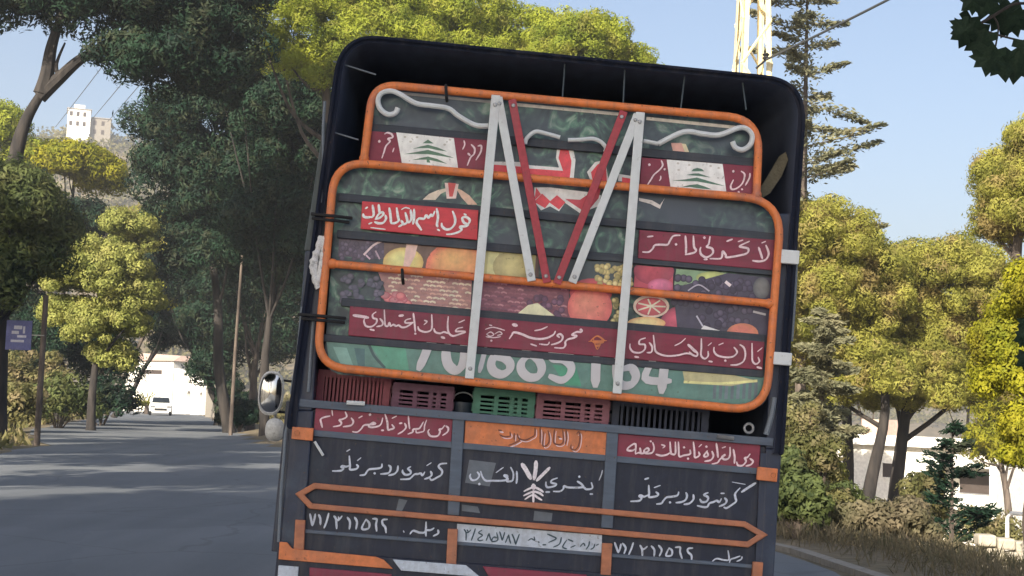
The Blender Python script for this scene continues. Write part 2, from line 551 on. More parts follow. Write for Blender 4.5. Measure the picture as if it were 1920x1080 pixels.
def bar(x0, y0, x1, y1, wpx, off, th, m, name, parent=truck, bevel=0.003):
    d = Vector((x1 - x0, y1 - y0)).normalized()
    n = Vector((-d.y, d.x)) * wpx / 2
    return quad_board([(x0 + n.x, y0 + n.y), (x1 + n.x, y1 + n.y), (x1 - n.x, y1 - n.y), (x0 - n.x, y0 - n.y)], off, th, m, name, parent, bevel)

# ---- brushed lettering, stroke by stroke
def parse(s):
    out = []
    for st in s.split("|"):
        st = st.strip()
        if not st: continue
        w = None
        if st[0] == "w":
            ws, st = st[1:].split(" ", 1)
            w = float(ws)
        out.append((w, [tuple(float(q) for q in p.split(",")) for p in st.split()]))
    return out

def lettering(ox, oy, strokes, off, m, parent, w=36, sc=8.0, name="lettering", dx=0, dy=0):
    mb = MB()
    k = 0
    for (sw, pts) in parse(strokes):
        ww = (sw or w) / sc * (TD / FPX) * (1.0 if name in ('number', 'emblem') else 0.84)
        P = [(ox + (x + dx) / sc, oy + (y + dy) / sc) for x, y in pts]
        if len(P) == 1:
            P = [(P[0][0] - 1.2, P[0][1] - 0.3), (P[0][0] + 1.2, P[0][1] + 0.3)]
            ww *= 1.15
        C = [Vector((p[0], p[1])) for p in cr(P, 6)]
        L = [T(c.x, c.y, off) for c in C]
        n = len(L)
        vs = []
        for i, p in enumerate(L):
            t = (L[min(i + 1, n - 1)] - L[max(i - 1, 0)])
            t = Vector((t.x, 0, t.z))
            t = t.normalized() if t.length > 1e-7 else Vector((1, 0, 0))
            nn = Vector((-t.z, 0, t.x))
            nib = 0.74 + 0.34 * abs(t.x * 0.75 - t.z * 0.66)        # a flat brush held at an angle
            e = min(i, n - 1 - i) / max(1, n - 1)
            tp = 0.62 + 0.38 * min(1, e * 6)
            h = ww * 0.5 * nib * tp
            q = Vector((0, -0.00012 * k - 0.00002 * i, 0))
            vs += [p + nn * h + q, p - nn * h + q]
        fs = [(2 * i, 2 * i + 1, 2 * i + 3, 2 * i + 2) for i in range(n - 1)]
        # rounded ends
        for (i, sg) in ((0, -1), (n - 1, 1)):
            t = (L[min(i + 1, n - 1)] - L[max(i - 1, 0)]); t.normalize()
            a, b = Vector(vs[2 * i]), Vector(vs[2 * i + 1])
            r = (a - b).length / 2
            c1 = a * .85 + b * .15 + t * sg * r * 0.7; c2 = a * .15 + b * .85 + t * sg * r * 0.7
            j = len(vs); vs += [c1, c2]
            fs.append((2 * i, 2 * i + 1, j + 1, j))
        mb.add(vs, fs)
        k += 1
    o = mb.build(name, m, parent)
    return o

# ---- flat printed shapes (one print, many colours), each sheet a hair in front of the last
def fade(c):
    """sun-bleached printing ink"""
    return tuple(min(255, q * 0.92 + g * 0.20) for q, g in zip(c, (122, 108, 114)))
class Art:
    def __init__(s, off): s.mb = MB(); s.k = 0; s.off = off
    def poly(s, pxs, c, mul=1.0):
        L = [T(x, y, s.off - 0.00003 * s.k) for x, y in pxs]
        tri = tessellate_polygon([[Vector((p.x, p.z, 0)) for p in L]])
        s.mb.add(L, [tuple(t) for t in tri], alb(fade(c), mul)); s.k += 1
        return s
    def disc(s, x, y, rx, ry, c, edge=None, rot=0, hi=(-0.25, -0.3), n=22, clip=None):
        edge = edge or tuple(int(q * 0.72) for q in c)
        off = s.off - 0.00003 * s.k; s.k += 1
        pts = []; cl = []
        for kk, f in ((0, 0), (1, 0.6), (2, 1.0)):
            for i in range(n if kk else 1):
                a = 2 * math.pi * i / n
                ux, uy = math.cos(a) * rx * f, math.sin(a) * ry * f
                hx, hy = hi[0] * rx * (1 - f), hi[1] * ry * (1 - f)
                X = x + (ux + hx) * math.cos(rot) - (uy + hy) * math.sin(rot)
                Y = y + (ux + hx) * math.sin(rot) + (uy + hy) * math.cos(rot)
                if clip:
                    Y = min(max(Y, clip[0] + clip[2] * (X - x)), clip[1] + clip[2] * (X - x))
                pts.append(T(X, Y, off))
                b = (c, tuple((p * 2 + q) / 3 for p, q in zip(c, edge)), edge)[kk]
                cl.append(alb(fade(b)))
        fs = [(0, 1 + i, 1 + (i + 1) % n) for i in range(n)]
        fs += [(1 + i, 1 + n + i, 1 + n + (i + 1) % n, 1 + (i + 1) % n) for i in range(n)]
        s.mb.add(pts, fs, cl)
        return s
    def line(s, pts, w, c):
        C = [Vector((p[0], p[1])) for p in cr(pts, 5)]
        off = s.off - 0.00003 * s.k; s.k += 1
        vs = []
        for i, p in enumerate(C):
            t = (C[min(i + 1, len(C) - 1)] - C[max(i - 1, 0)]).normalized()
            nn = Vector((-t.y, t.x)) * w / 2
            vs += [T(p.x + nn.x, p.y + nn.y, off), T(p.x - nn.x, p.y - nn.y, off)]
        s.mb.add(vs, [(2 * i, 2 * i + 1, 2 * i + 3, 2 * i + 2) for i in range(len(C) - 1)], alb(fade(c)))
        return s

# ---- banner hanging behind the slats
ban = MB()
def roundpoly(corners, rad, n=6):
    out = []
    m = len(corners)
    for i in range(m):
        p = Vector(corners[i]); a = Vector(corners[i - 1]); b = Vector(corners[(i + 1) % m])
        r = rad[i] if isinstance(rad, (list, tuple)) else rad
        u = (a - p).normalized(); w = (b - p).normalized()
        for k in range(n + 1):
            t = k / n
            out.append((1 - t) ** 2 * (p + u * r) + 2 * t * (1 - t) * p + t * t * (p + w * r))
    return [tuple(q) for q in out]

bp = roundpoly([(606, 700), (634, 312), (686, 306), (700, 166), (1418, 230), (1412, 376), (1462, 384), (1440, 768)], [40, 50, 4, 40, 40, 4, 50, 40])
vs = [T(x, y, 0) for x, y in bp]
tri = tessellate_polygon([[Vector((p.x, p.z, 0)) for p in vs]])
ban.add(vs, [tuple(t) for t in tri])
ban.add([p + Vector((0, 0.004, 0)) for p in vs], [tuple(t) for t in tri])
banner = ban.build("banner", M['banner'], truck)
banner["label"] = "printed vinyl banner of fruit and foliage behind the slats"

art = Art(-0.002)
# white hem of the banner along the top
art.line([(735, 173), (930, 192)], 5, (128, 138, 140)).line([(968, 196), (1162, 214)], 6, (178, 186, 182)).line([(1212, 222), (1400, 241)], 6, (176, 182, 176))
# big red word with white outline, broken by the slats
def q1(*p): return [(900 + x / 5.333, 180 + y / 5.333) for x, y in p]
def q2(*p): return [(900 + x / 5.333, 340 + y / 5.333) for x, y in p]
WH, RD = (216, 212, 210), (186, 52, 66)
art.poly(q1((770, 520), (930, 520), (955, 640), (935, 850), (100, 800), (100, 655), (390, 660), (480, 690), (790, 715), (760, 620)), WH)
art.poly(q1((805, 520), (880, 520), (915, 650), (895, 850), (110, 830), (115, 685), (400, 705), (480, 725), (830, 748), (785, 620)), RD)
art.poly(q1((1070, 760), (1150, 660), (1250, 640), (1290, 860), (1120, 880)), WH)
art.poly(q1((1110, 762), (1180, 680), (1260, 690), (1270, 880), (1130, 870)), RD)
art.poly(q1((1390, 780), (1520, 800), (1520, 860), (1380, 850)), WH)
art.poly(q1((1420, 812), (1530, 830), (1530, 880), (1420, 870)), RD)
art.poly(q2((545, 60), (700, 60), (1100, 110), (1210, 140), (1180, 250), (1000, 320), (850, 215), (790, 300), (700, 250), (610, 290), (540, 200)), WH)
art.poly(q2((620, 122), (705, 200), (650, 268), (540, 205)), RD)
art.poly(q2((770, 138), (855, 210), (790, 282), (690, 208)), RD)
art.poly(q2((850, 175), (1000, 185), (1110, 110), (1210, 60), (1185, 170), (1110, 260), (1015, 285)), (160, 50, 68))
art.poly(q2((560, 60), (610, 130), (545, 190)), RD)
art.poly(q2((1590, 165), (1720, 190), (1800, 235), (1850, 165), (1830, 200), (1800, 275), (1700, 225), (1590, 195)), (196, 196, 200))
def qa(*p): return [(660 + x / 8, 350 + y / 8) for x, y in p]
art.poly(qa((1060, 195), (1150, 110), (1290, 50), (1430, 20), (1430, 60), (1330, 110), (1250, 200)), (186, 184, 172))
art.poly(qa((1560, 20), (1640, 50), (1760, 130), (1880, 270), (1740, 270), (1640, 160)), (186, 164, 148))
art.poly(qa((1390, -60), (1600, -40), (1560, 180), (1420, 180)), (206, 178, 180))
art.poly(qa((1440, -60), (1560, -50), (1510, 150), (1460, 150)), (168, 58, 62))
art.poly([(1258, 268), (1278, 268), (1284, 285), (1262, 284)], (196, 150, 140))
art.poly([(1278, 269), (1286, 270), (1292, 285), (1284, 285)], (206, 190, 160))
# dark band with grapes at the left
art.poly([(636, 445), (720, 452), (720, 486), (634, 480)], (58, 56, 78))
rg = random.Random(5)
for i in range(46):
    art.disc(638 + rg.random() * 92, 450 + rg.random() * 36, 5, 5, rg.choice([(78, 76, 104), (92, 88, 116), (62, 60, 84)]), (40, 40, 60))
art.line([(682, 478), (700, 460), (716, 452)], 4, (190, 180, 190)).line([(686, 478), (694, 486)], 3, (170, 160, 180)).line([(704, 470), (712, 486)], 3, (150, 140, 160))
# fruit of the top row
art.poly([(720, 455), (900, 468), (1010, 478), (1010, 520), (720, 500)], (82, 70, 66))
art.disc(756, 492, 38, 28, (206, 206, 138), (176, 160, 96))
art.poly([(762, 455), (784, 457), (778, 480), (768, 500), (756, 500)], (216, 170, 166))
art.disc(860, 500, 62, 48, (216, 158, 100), (190, 100, 84), hi=(-.2, -.35), clip=(466, 520, 0.09))
art.poly([(908, 470), (1005, 478), (1002, 524), (906, 516)], (158, 166, 116))
art.poly([(916, 472), (936, 474), (932, 518), (912, 516)], (176, 186, 134))
art.disc(960, 500, 36, 30, (170, 174, 122), (140, 142, 100), clip=(476, 522, .09))
# basket weave
art.poly([(708, 508), (885, 520), (882, 590), (735, 576)], (142, 112, 116))
art.poly([(900, 520), (1066, 536), (1070, 606), (896, 588)], (104, 64, 84))
for r_ in range(9):
    for i in range(14):
        x0 = 722 + i * 12 + (r_ % 2) * 6; y0 = 514 + r_ * 7.6 + (x0 - 722) * 0.085
        if x0 < 876: art.line([(x0, y0), (x0 + 5, y0 - 1.5), (x0 + 11, y0 + 1)], 3.6, rg.choice([(196, 176, 164), (176, 148, 140), (210, 190, 176), (150, 116, 116)]))
    for i in range(13):
        x0 = 902 + i * 12.5 + (r_ % 2) * 6; y0 = 530 + r_ * 8 + (x0 - 902) * 0.085
        if x0 < 1055: art.line([(x0, y0), (x0 + 5, y0 - 1.5), (x0 + 11, y0 + 1)], 3.2, rg.choice([(130, 86, 106), (116, 74, 92), (90, 56, 78), (150, 110, 124)]))
for i in range(12):
    art.disc(722 + rg.random() * 56, 552 + rg.random() * 20, 9, 7, rg.choice([(206, 128, 132), (190, 100, 112), (170, 120, 130)]), (140, 70, 86))
for i in range(40):
    art.disc(640 + rg.random() * 80, 515 + rg.random() * 50, 6, 5, rg.choice([(70, 82, 108), (60, 70, 94), (84, 88, 112)]), (46, 54, 76))
for i in range(26):
    art.disc(985 + rg.random() * 70, 556 + rg.random() * 38, 6, 6, rg.choice([(88, 60, 92), (110, 80, 110), (70, 48, 78)]), (52, 36, 60))
art.poly([(968, 590), (990, 572), (1008, 568), (1040, 592)], (206, 200, 170))
# pomegranates, grapes
art.poly([(1078, 490), (1180, 490), (1176, 545), (1060, 532)], (44, 62, 70))
art.disc(1108, 548, 40, 26, (186, 84, 92), (140, 56, 70))
for i in range(44):
    art.disc(1118 + rg.random() * 66, 498 + rg.random() * 42, 5.5, 5.5, rg.choice([(206, 200, 140), (180, 176, 118), (216, 212, 160), (150, 152, 100)]), (120, 120, 80))
art.disc(1106, 576, 42, 40, (222, 126, 110), (176, 84, 88), clip=(545, 604, .09))
for i in range(22):
    art.disc(1148 + rg.random() * 18, 562 + rg.random() * 42, 5, 5, rg.choice([(196, 192, 132), (120, 128, 84), (206, 200, 150)]), (90, 96, 66))
art.poly([(1192, 498), (1262, 502), (1262, 545), (1188, 538)], (150, 60, 78))
art.disc(1226, 508, 38, 26, (160, 62, 80), (120, 48, 68), clip=(500, 540, .09))
art.disc(1238, 536, 24, 14, (190, 110, 150), (150, 70, 100))
art.disc(1278, 606, 40, 32, (170, 76, 100), (116, 50, 74), clip=(570, 622, .09))
art.disc(1221, 574, 34, 22, (226, 196, 182), (222, 180, 168))
art.disc(1221, 575, 29, 17, (176, 84, 92), (150, 66, 78))
for i in range(7):
    a = i / 7 * 6.28
    art.line([(1221, 574), (1221 + 27 * math.cos(a), 575 + 15 * math.sin(a))], 3, (226, 196, 182))
art.disc(1212, 606, 36, 12, (222, 190, 138), (190, 150, 104), clip=(594, 612, .07))
art.poly([(1268, 504), (1362, 512), (1362, 540), (1264, 534)], (104, 142, 112))
art.disc(1335, 520, 30, 11, (158, 178, 108), (128, 150, 96))
art.poly([(1364, 512), (1450, 522), (1446, 632), (1270, 618), (1262, 540)], (48, 52, 72))
for i in range(90):
    x0 = 1262 + rg.random() * 150; y0 = 520 + rg.random() * 90 + (x0 - 1262) * .06
    if y0 < 612 and not (x0 < 1310 and y0 > 575): art.disc(x0, y0, 7, 7, rg.choice([(52, 54, 78), (66, 66, 92), (44, 46, 68), (80, 80, 108)]), (30, 32, 50))
art.line([(1360, 528), (1370, 536)], 6, (190, 190, 200)).line([(1290, 545), (1310, 534), (1330, 546)], 2.5, (150, 156, 176))
art.line([(1306, 592), (1318, 612)], 3, (160, 170, 190)).poly([(1312, 620), (1320, 610), (1350, 620), (1342, 625)], (186, 198, 206))
art.disc(1392, 626, 30, 20, (190, 110, 100), (168, 110, 84), clip=(604, 630, .08))
art.line([(1412, 584), (1436, 590)], 4, (150, 160, 170))
art.disc(1428, 540, 16, 20, (96, 106, 108), (64, 74, 84))
# teal strip with the telephone number
art.poly([(612, 640), (1436, 706), (1424, 762), (640, 692), (616, 672)], (66, 112, 108))
art.poly([(694, 646), (760, 652), (768, 700), (724, 692)], (62, 136, 116))
art.line([(692, 646), (702, 668), (722, 690)], 5, (34, 66, 72))
art.poly([(624, 650), (650, 652), (664, 690), (640, 686)], (96, 146, 142)).poly([(664, 652), (684, 654), (684, 690), (672, 690)], (48, 88, 96))
art.poly([(1036, 684), (1080, 688), (1090, 724), (1060, 722)], (48, 132, 106))
for x0 in range(1338, 1420, 11):
    art.poly([(x0, 716), (x0 + 6, 717), (x0 + 4, 748), (x0 - 2, 748)], rg.choice([(84, 108, 122), (120, 140, 150), (70, 92, 104)]))
art.poly([(1280, 696), (1370, 702), (1420, 714), (1370, 724), (1284, 718)], (152, 158, 120)).line([(1282, 716), (1350, 719), (1420, 714)], 5, (196, 200, 140))
prn = art.mb.build("banner_print", M['print'], banner)

# the digits of the telephone number, drawn as thick strokes under the board
num = lettering(740, 640,
    "w62 285,-30 225,20 190,100 155,178|w62 345,0 330,80 345,150 390,185 430,160 450,90 440,20|w34 586,40 545,196"
    "|w56 690,60 640,90 620,150 640,195 690,212 735,185 740,140 700,105 650,105 625,140|w56 880,75 820,130 815,185 860,230 920,225 945,180 930,130 880,90|w50 880,100 830,60"
    "|w52 1150,70 1020,70 1020,110 1090,120 1135,165 1120,220 1070,250 1000,225|w62 1295,90 1290,285|w56 1500,60 1440,100 1425,180 1440,260 1480,285 1530,270 1550,220 1520,170 1460,180"
    "|w50 1700,60 1610,235 1770,255|w62 1735,150 1715,325",
    -0.0245, paint('number_white', alb((168, 176, 186)), 0.5, 0.3, None, 4, vary=0.3), banner, sc=3.4286, name="number")

# ---- dark slats
for (x0, y0, x1, y1, w) in ((690, 238, 914, 258, 15), (950, 262, 1420, 305, 16), (634, 369, 1458, 445, 15), (632, 438, 1452, 509, 15), (640, 566, 1436, 635, 15), (606, 633, 1432, 701, 14)):
    bar(x0, y0, x1, y1, w, -0.026, 0.02, M['slat'], "gate_slat")

# ---- red boards, each with its own lettering
def board(pxs, m, off=-0.030, th=0.016, label=None):
    o = quad_board(pxs, off, th, m, "sign_board")
    if label: o["label"] = label
    return o
LO = -0.0315
b = board([(690, 245), (916, 263), (913, 324), (684, 304)], M['red'], label="maroon board with a white painted panel and a green cedar between letters")
fa = Art(LO)
fa.poly([(743, 248), (851, 259), (859, 316), (754, 308)], (200, 206, 206))
def zo(*p): return [(690 + x / 8, 235 + y / 8) for x, y in p]
GR = (52, 96, 74)
for P in (((820, 268), (900, 213), (985, 272)), ((670, 352), (780, 318), (900, 292), (1040, 330), (1190, 392), (1040, 372), (900, 342), (790, 342)),
          ((540, 432), (720, 400), (900, 368), (1060, 412), (1300, 492), (1080, 458), (900, 432), (720, 430)), ((660, 520), (800, 486), (900, 468), (1040, 505), (1190, 578), (1040, 545), (900, 515), (780, 515)), ((880, 515), (920, 515), (935, 560), (880, 555))):
    fa.poly(zo(*P), GR)
for (x, y) in ((555, 175), (735, 178), (640, 245), (1150, 290), (1230, 215)):
    fa.disc(690 + x / 8, 235 + y / 8, 2.6, 2, (150, 160, 156), (170, 176, 172))
fa.mb.build("cedar_panel", M['print'], b)
lettering(690, 235, "w44 170,240|250,130 290,110 350,130 370,180 300,200 330,240 270,310 240,400 210,490|w24 390,340 370,400|w26 1440,230 1450,290 1420,360|1550,290 1600,350 1590,430 1540,480 1490,600|1500,420 1530,450|1650,310 1700,310 1690,400 1620,520",
          LO - .0006, M['letter_pink'], b, 34)
b = board([(1203, 295), (1420, 312), (1414, 372), (1199, 353)], M['red'], label="maroon board on the right with a white cedar panel between letters")
fa = Art(LO)
fa.poly([(1250, 299), (1355, 307.5), (1363, 368), (1258, 357)], (200, 206, 208))
def zp(*p): return [(1190 + x / 8, 275 + y / 8) for x, y in p]
for P in (((850, 368), (880, 335), (940, 318), (1010, 335), (1045, 370)), ((770, 425), (880, 402), (960, 400), (1050, 430), (1140, 462), (960, 440)),
          ((560, 510), (760, 490), (930, 462), (1060, 500), (1360, 592), (1150, 560), (930, 520), (760, 518)), ((690, 610), (820, 575), (940, 562), (1060, 600), (1160, 642), (1000, 630), (830, 605))):
    fa.poly(zp(*P), (46, 92, 76))
for (x, y) in ((650, 250), (820, 275), (660, 350), (1140, 290), (1260, 320)):
    fa.disc(1190 + x / 8, 275 + y / 8, 2.6, 2, (150, 160, 160), (170, 176, 176))
fa.mb.build("cedar_panel", M['print'], b)
lettering(1190, 275, "w44 220,270|400,210 420,280 370,350 290,420 240,500 180,590|w34 450,340|w26 390,440 390,480 370,510|w40 1480,370|1600,370 1650,420 1620,540 1540,620 1460,640 1440,590 1480,500|1730,400 1720,470 1660,580|w30 1560,680|w30 1610,640",
          LO - .0006, M['letter_pink'], b, 34)
b = board([(679, 377), (897, 394), (895, 450), (676, 429)], M['red_bright'], label="scarlet board with white hand-painted lettering")
lettering(660, 350, "1680,540 1740,560 1765,500 1710,455 1655,470 1680,540 1740,570 1700,595 1620,600 1645,640 1600,680 1500,710 1420,715|w30 1680,408 1715,425|1510,370 1545,470 1540,560 1480,630 1410,640 1355,600 1345,550|1270,330 1290,450 1275,560 1285,600|w30 1280,640 1315,660|1240,370 1210,440 1180,420 1150,465 1110,430 1080,480 1000,480 970,540 1020,620 1040,650|930,340 930,470 915,560|880,350 890,480 850,545|800,390 830,520 790,560 750,560|740,510 760,560 700,600|w24 740,345 800,315 865,330|670,320 690,450 700,510 650,545 590,552|w46 560,320 578,440 585,545|500,430 510,480 470,540 400,550 340,530|400,270 415,400|350,490 400,415 450,385 470,415 420,465 350,490|310,280 325,420 290,465|290,455 220,462 175,445 168,410|w38 200,330 235,308|w30 250,560 300,540|w22 280,615 500,640",
          LO, paint('bright_white_lettering', alb((232, 220, 222)), 0.5, 0.25, None, 20), b, 46)
b = board([(1199, 431), (1455, 450), (1451, 507), (1196, 484)], M['red'], label="maroon board at the right of the middle row with white lettering")
lettering(1200, 410, "1890,400 1930,520 1890,610 1800,640 1690,630|1780,430 1810,520 1835,600|w24 1825,365 1885,340|1640,340 1530,390 1500,420 1620,450 1600,520 1450,560 1300,580 1285,545 1240,490 1230,560 1200,600 1050,600|w36 1300,340 1385,308|w26 1470,345 1545,320|1050,270 1030,380 1000,420 1080,450 1090,520 1000,580 920,540 900,480 910,430|w44 965,285|w34 960,612 1010,610|800,260 810,420 840,470 810,510 680,540|680,260 690,400 688,530|600,250 500,260 450,330 410,390 300,390 220,400 190,450 130,500 40,500|w42 540,385|w32 110,272 195,262",
          LO, M['letter_pink'], b, 40)
b = board([(656, 574), (1434, 641), (1430, 694), (653, 629)], M['red'], label="long maroon board across the bottom row with white lettering")
lettering(650, 550, "1740,510 1660,530 1640,570 1720,570 1780,580 1700,610 1600,640 1545,610 1520,550 1515,450 1525,350|1520,600 1460,580 1400,600 1330,580 1310,530|1275,320 1280,470 1265,550 1180,580 1090,550 1070,500|w40 1420,655 1470,672|w26 1160,470 1205,425 1165,405|w24 1680,440 1770,400|1000,300 1015,420 1030,570|w34 1030,605|960,380 890,400 880,440 960,445 990,440 900,500 830,510 780,480 740,490 700,470 660,490 640,440 620,490 580,480 572,400 565,250|w46 785,338 850,330|500,380 540,430 530,480 450,500|440,280 390,320 400,370 450,390 440,450 370,500 290,490 260,420 270,380|w32 350,540 415,555|w52 100,330 210,345 325,365",
          LO, M['letter_pink'], b, 34)
lettering(900, 580, "w46 1500,310 1525,300|1535,310 1520,340 1450,340 1380,380 1450,400 1400,430 1320,450 1280,490 1280,540 1240,580 1120,575|1190,420 1160,390 1200,370 1240,410 1220,470 1150,510 1070,530|w40 1130,330 1100,380 1000,430 880,445 740,420 620,370 510,345 480,380 440,440|w58 490,228 555,242|w28 820,320 920,300 1010,260|w26 760,520 850,550|w26 890,520 1010,530 1040,490"
          "|w20 80,300 200,270 370,315|w20 100,370 160,340 205,380 150,405 100,375|w20 90,410 200,425 310,410|w20 220,370 290,335 330,370 260,392|w20 140,235 180,245|w30 170,470",
          LO, M['letter_pink'], b, 38)
lettering(900, 580, "w60 1700,490 1850,490|w44 1730,550 1800,540|w30 1660,470 1760,400 1870,470|w20 1630,480 1900,470|w20 1700,440 1760,600 1830,450", LO - .003, M['orange_flat'], b, 30)
lettering(1195, 590, "1720,430 1722,600 1730,700 1780,740 1830,700 1812,640|w36 1795,785 1865,805|w24 1800,555 1875,495|1540,450 1600,500 1620,600 1590,700 1500,750 1400,755|1450,490 1490,540 1490,580 1430,630 1320,640 1200,610 1150,550 1150,490|w38 1320,690|w22 1220,455 1290,425|960,360 960,500 955,610 1010,660 1060,620 1060,550|w32 1070,700 1125,706|w22 1060,465 1115,420|w46 760,450 815,500 870,560|780,560 830,605 890,620 895,570 800,480|840,605 740,580 600,610 450,620 330,590 270,540 255,440 240,310|w26 560,465 650,420 722,355|180,420 220,480 210,560 145,570|120,350 40,380 30,440 110,450 110,520 40,570 -60,560 -110,500 -110,440|w34 -40,630 20,640",
          LO - .006, M['letter_pink'], b, 34)

# ---- orange tube frame
tr_ = T(640, 400).x - T(630, 400).x           # ten pixels in metres
def tubepath(pts, rad, off, closed=False):
    out = []
    m = len(pts)
    for i in range(m):
        if not closed and i in (0, m - 1):
            out.append(Vector(pts[i])); continue
        p = Vector(pts[i]); a = Vector(pts[i - 1]); b_ = Vector(pts[(i + 1) % m])
        r = rad[i] if isinstance(rad, (list, tuple)) else rad
        u = (a - p).normalized(); w = (b_ - p).normalized()
        for k in range(9):
            t = k / 8
            out.append((1 - t) ** 2 * (p + u * r) + 2 * t * (1 - t) * p + t * t * (p + w * r))
    if closed: out.append(out[0])
    return [T(q[0], q[1], off) for q in out]
fr = MB()
rt = 8.0 * tr_ / 10
fr.tube(tubepath([(682, 302), (700, 157), (1424, 224), (1418, 372)], [0, 46, 60, 0], -0.052), rt, 12)
fr.tube(tubepath([(594, 686), (628, 302), (1466, 376), (1436, 772)], [56, 62, 72, 66], -0.062, True), rt, 12)
fr.tube([T(616, 494, -0.062), T(1450, 570, -0.062)], rt * 0.95, 12)
frame = fr.build("gate_frame", M['orange'], truck)

# ---- flat braces
bar(930, 178, 880, 710, 17, -0.099, 0.009, M['white'], "white_brace")
bar(934, 182, 997, 527, 16, -0.0965, 0.006, M['white'], "white_brace")
bar(1201, 210, 1157, 738, 17, -0.099, 0.009, M['white'], "white_brace")
bar(1196, 214, 1073, 530, 16, -0.0965, 0.006, M['white'], "white_brace")
bar(960, 186, 1026, 530, 15, -0.0925, 0.005, M['red_brace'], "red_brace")
bar(1170, 208, 1044, 532, 15, -0.0915, 0.005, M['red_brace'], "red_brace")
# bolt heads holding the braces, weld collars at the tube joints
for ob in [c_ for c_ in truck.children if c_.name.split('.')[0] in ('white_brace', 'red_brace')]:
    vv = [Vector(v_.co) for v_ in ob.data.vertices]
    ys_ = min(v_.y for v_ in vv)
    fr_ = [v_ for v_ in vv if abs(v_.y - ys_) < 1e-3]
    tp_ = sum(sorted(fr_, key=lambda q: -q.z)[:2], Vector()) / 2; bt_ = sum(sorted(fr_, key=lambda q: q.z)[:2], Vector()) / 2
    for k_ in (0.035, 0.965):
        p_ = tp_.lerp(bt_, k_)
        MB().lathe([(0.0, 0.007), (0.008, 0.006), (0.011, 0.0), (0.011, -0.002)], 8, Matrix.Translation(p_) @ Matrix.Rotation(R(90), 4, 'X')).build("bolt", M['steel'], ob)
for (xa_, ya_, xb_, yb_, of_) in ((617, 494, 630, 495.2, -0.062), (1436, 568.7, 1449, 570, -0.062), (683, 292, 682.5, 304, -0.052), (1419, 360, 1418, 372, -0.052)):
    pa_, pb_ = T(xa_, ya_, of_), T(xb_, yb_, of_)
    MB().tube([pa_, pa_.lerp(pb_, .3), pa_.lerp(pb_, .7), pb_], [rt * 1.0, rt * 1.22, rt * 1.2, rt * 1.0], 12).build("weld_bead", M['orange'], frame)
# ---- bent white rods
def rod(pts, name="scroll_rod", r=5.2):
    MB().tube([T(p[0], p[1], -0.060) for p in cr(pts, 5)], r * tr_ / 10, 8).build(name, M['white'], truck)
def z1(*p): return [(560 + x / 3.6, 40 + y / 3.6) for x, y in p]
rod(z1((670, 585), (650, 620), (600, 628), (550, 590), (535, 530), (560, 485), (620, 470), (680, 490), (790, 553), (900, 570), (1010, 588), (1080, 640), (1190, 700), (1280, 706)))
def z2(*p): return [(1040 + x / 3.6, 60 + y / 3.6) for x, y in p]
rod(z2((1200, 740), (1220, 780), (1270, 795), (1320, 760), (1335, 700), (1300, 655), (1240, 648), (1110, 695), (1000, 688), (870, 675), (700, 755)))
rod(z2((600, 735), (650, 745), (700, 755)), r=4)
rod(q1((450, 480), (470, 420), (550, 358), (640, 370), (800, 414)), r=4)
rod(q1((880, 440), (1000, 437), (1130, 428), (1210, 460), (1260, 520), (1250, 560)), r=4)

# ---- gate hinges, ties
for (pts) in ([(1463, 467), (1500, 470), (1498, 496), (1462, 493)], [(1449, 659), (1486, 662), (1484, 686), (1448, 683)]):
    quad_board(pts, -0.075, 0.03, M['white'], "gate_bracket", bevel=0.005)
for (x, y, dx) in ((618, 404, 34), (616, 412, 30), (600, 592, 40), (602, 600, 36), (836, 172, 0), (754, 514, 0)):
    if dx:
        tie = MB().tube([T(x - dx, y - 3, -0.05), T(x - 6, y, -0.09), T(x + 8, y + 1, -0.09), T(x + dx + 8, y + 5, -0.04)], 0.008, 6)
        tie.build('gate_tie', M['black'], truck)
    else:
        tie = MB().tube([T(x, y - 12, -0.04), T(x, y - 8, -0.085), T(x + 1, y + 8, -0.085), T(x + 2, y + 18, -0.05)], 0.008, 6)
        tie.build('gate_tie', M['black'], truck)

# ---- corner posts
def post(pts, name="corner_post"):
    o = quad_board(pts, -0.02, 0.11, M['navy'], name, bevel=0.008)
    return o
post([(572, 470), (606, 470), (586, 770), (548, 770)])
post([(1460, 400), (1498, 400), (1466, 842), (1436, 842)])
post([(546, 770), (588, 770), (566, 1040), (522, 1040)])
post([(1436, 842), (1466, 842), (1450, 1100), (1424, 1100)])
o = quad_board([(607, 228), (619, 232), (606, 470), (570, 470)], -0.01, 0.06, paint('weathered_plank', alb((74, 84, 88)), 0.85, 0.7, alb((46, 56, 62)), 5, bump=0.5, stretch=(4, 1, .4), grime=.5), 'side_plank', bevel=0.006)
# pale rope and edge strips beside the posts
MB().tube([T(x, y, -0.035) for x, y in cr([(609, 190), (606, 240), (606, 300), (602, 380)], 4)], 0.008, 6).build('tie_rope', M['rope'], truck)
MB().tube([T(x, y, -0.03) for x, y in cr([(566, 575), (558, 660), (552, 700), (546, 738), (552, 742), (541, 790), (535, 815), (532, 860), (528, 905), (524, 980), (522, 1016)], 4)], 0.007, 6).build('tie_rope', M['rope'], truck)
MB().tube([T(x, y, -0.03) for x, y in cr([(588, 600), (583, 660), (578, 735)], 4)], 0.008, 6).build('tie_rope', M['rope'], truck)
MB().tube([T(x, y, -0.03) for x, y in cr([(1493, 492), (1490, 560), (1484, 640)], 4)], 0.008, 6).build('tie_rope', M['rope'], truck)
MB().tube([T(x, y, -0.03) for x, y in cr([(1452, 745), (1446, 780), (1436, 815)], 4)], 0.014, 6).build('tie_rope', M['rope'], truck)
MB().tube([T(625, 115, 0.02), T(705, 140, -0.02)], 0.004, 5).build('tie_rope', M['rope'], truck)
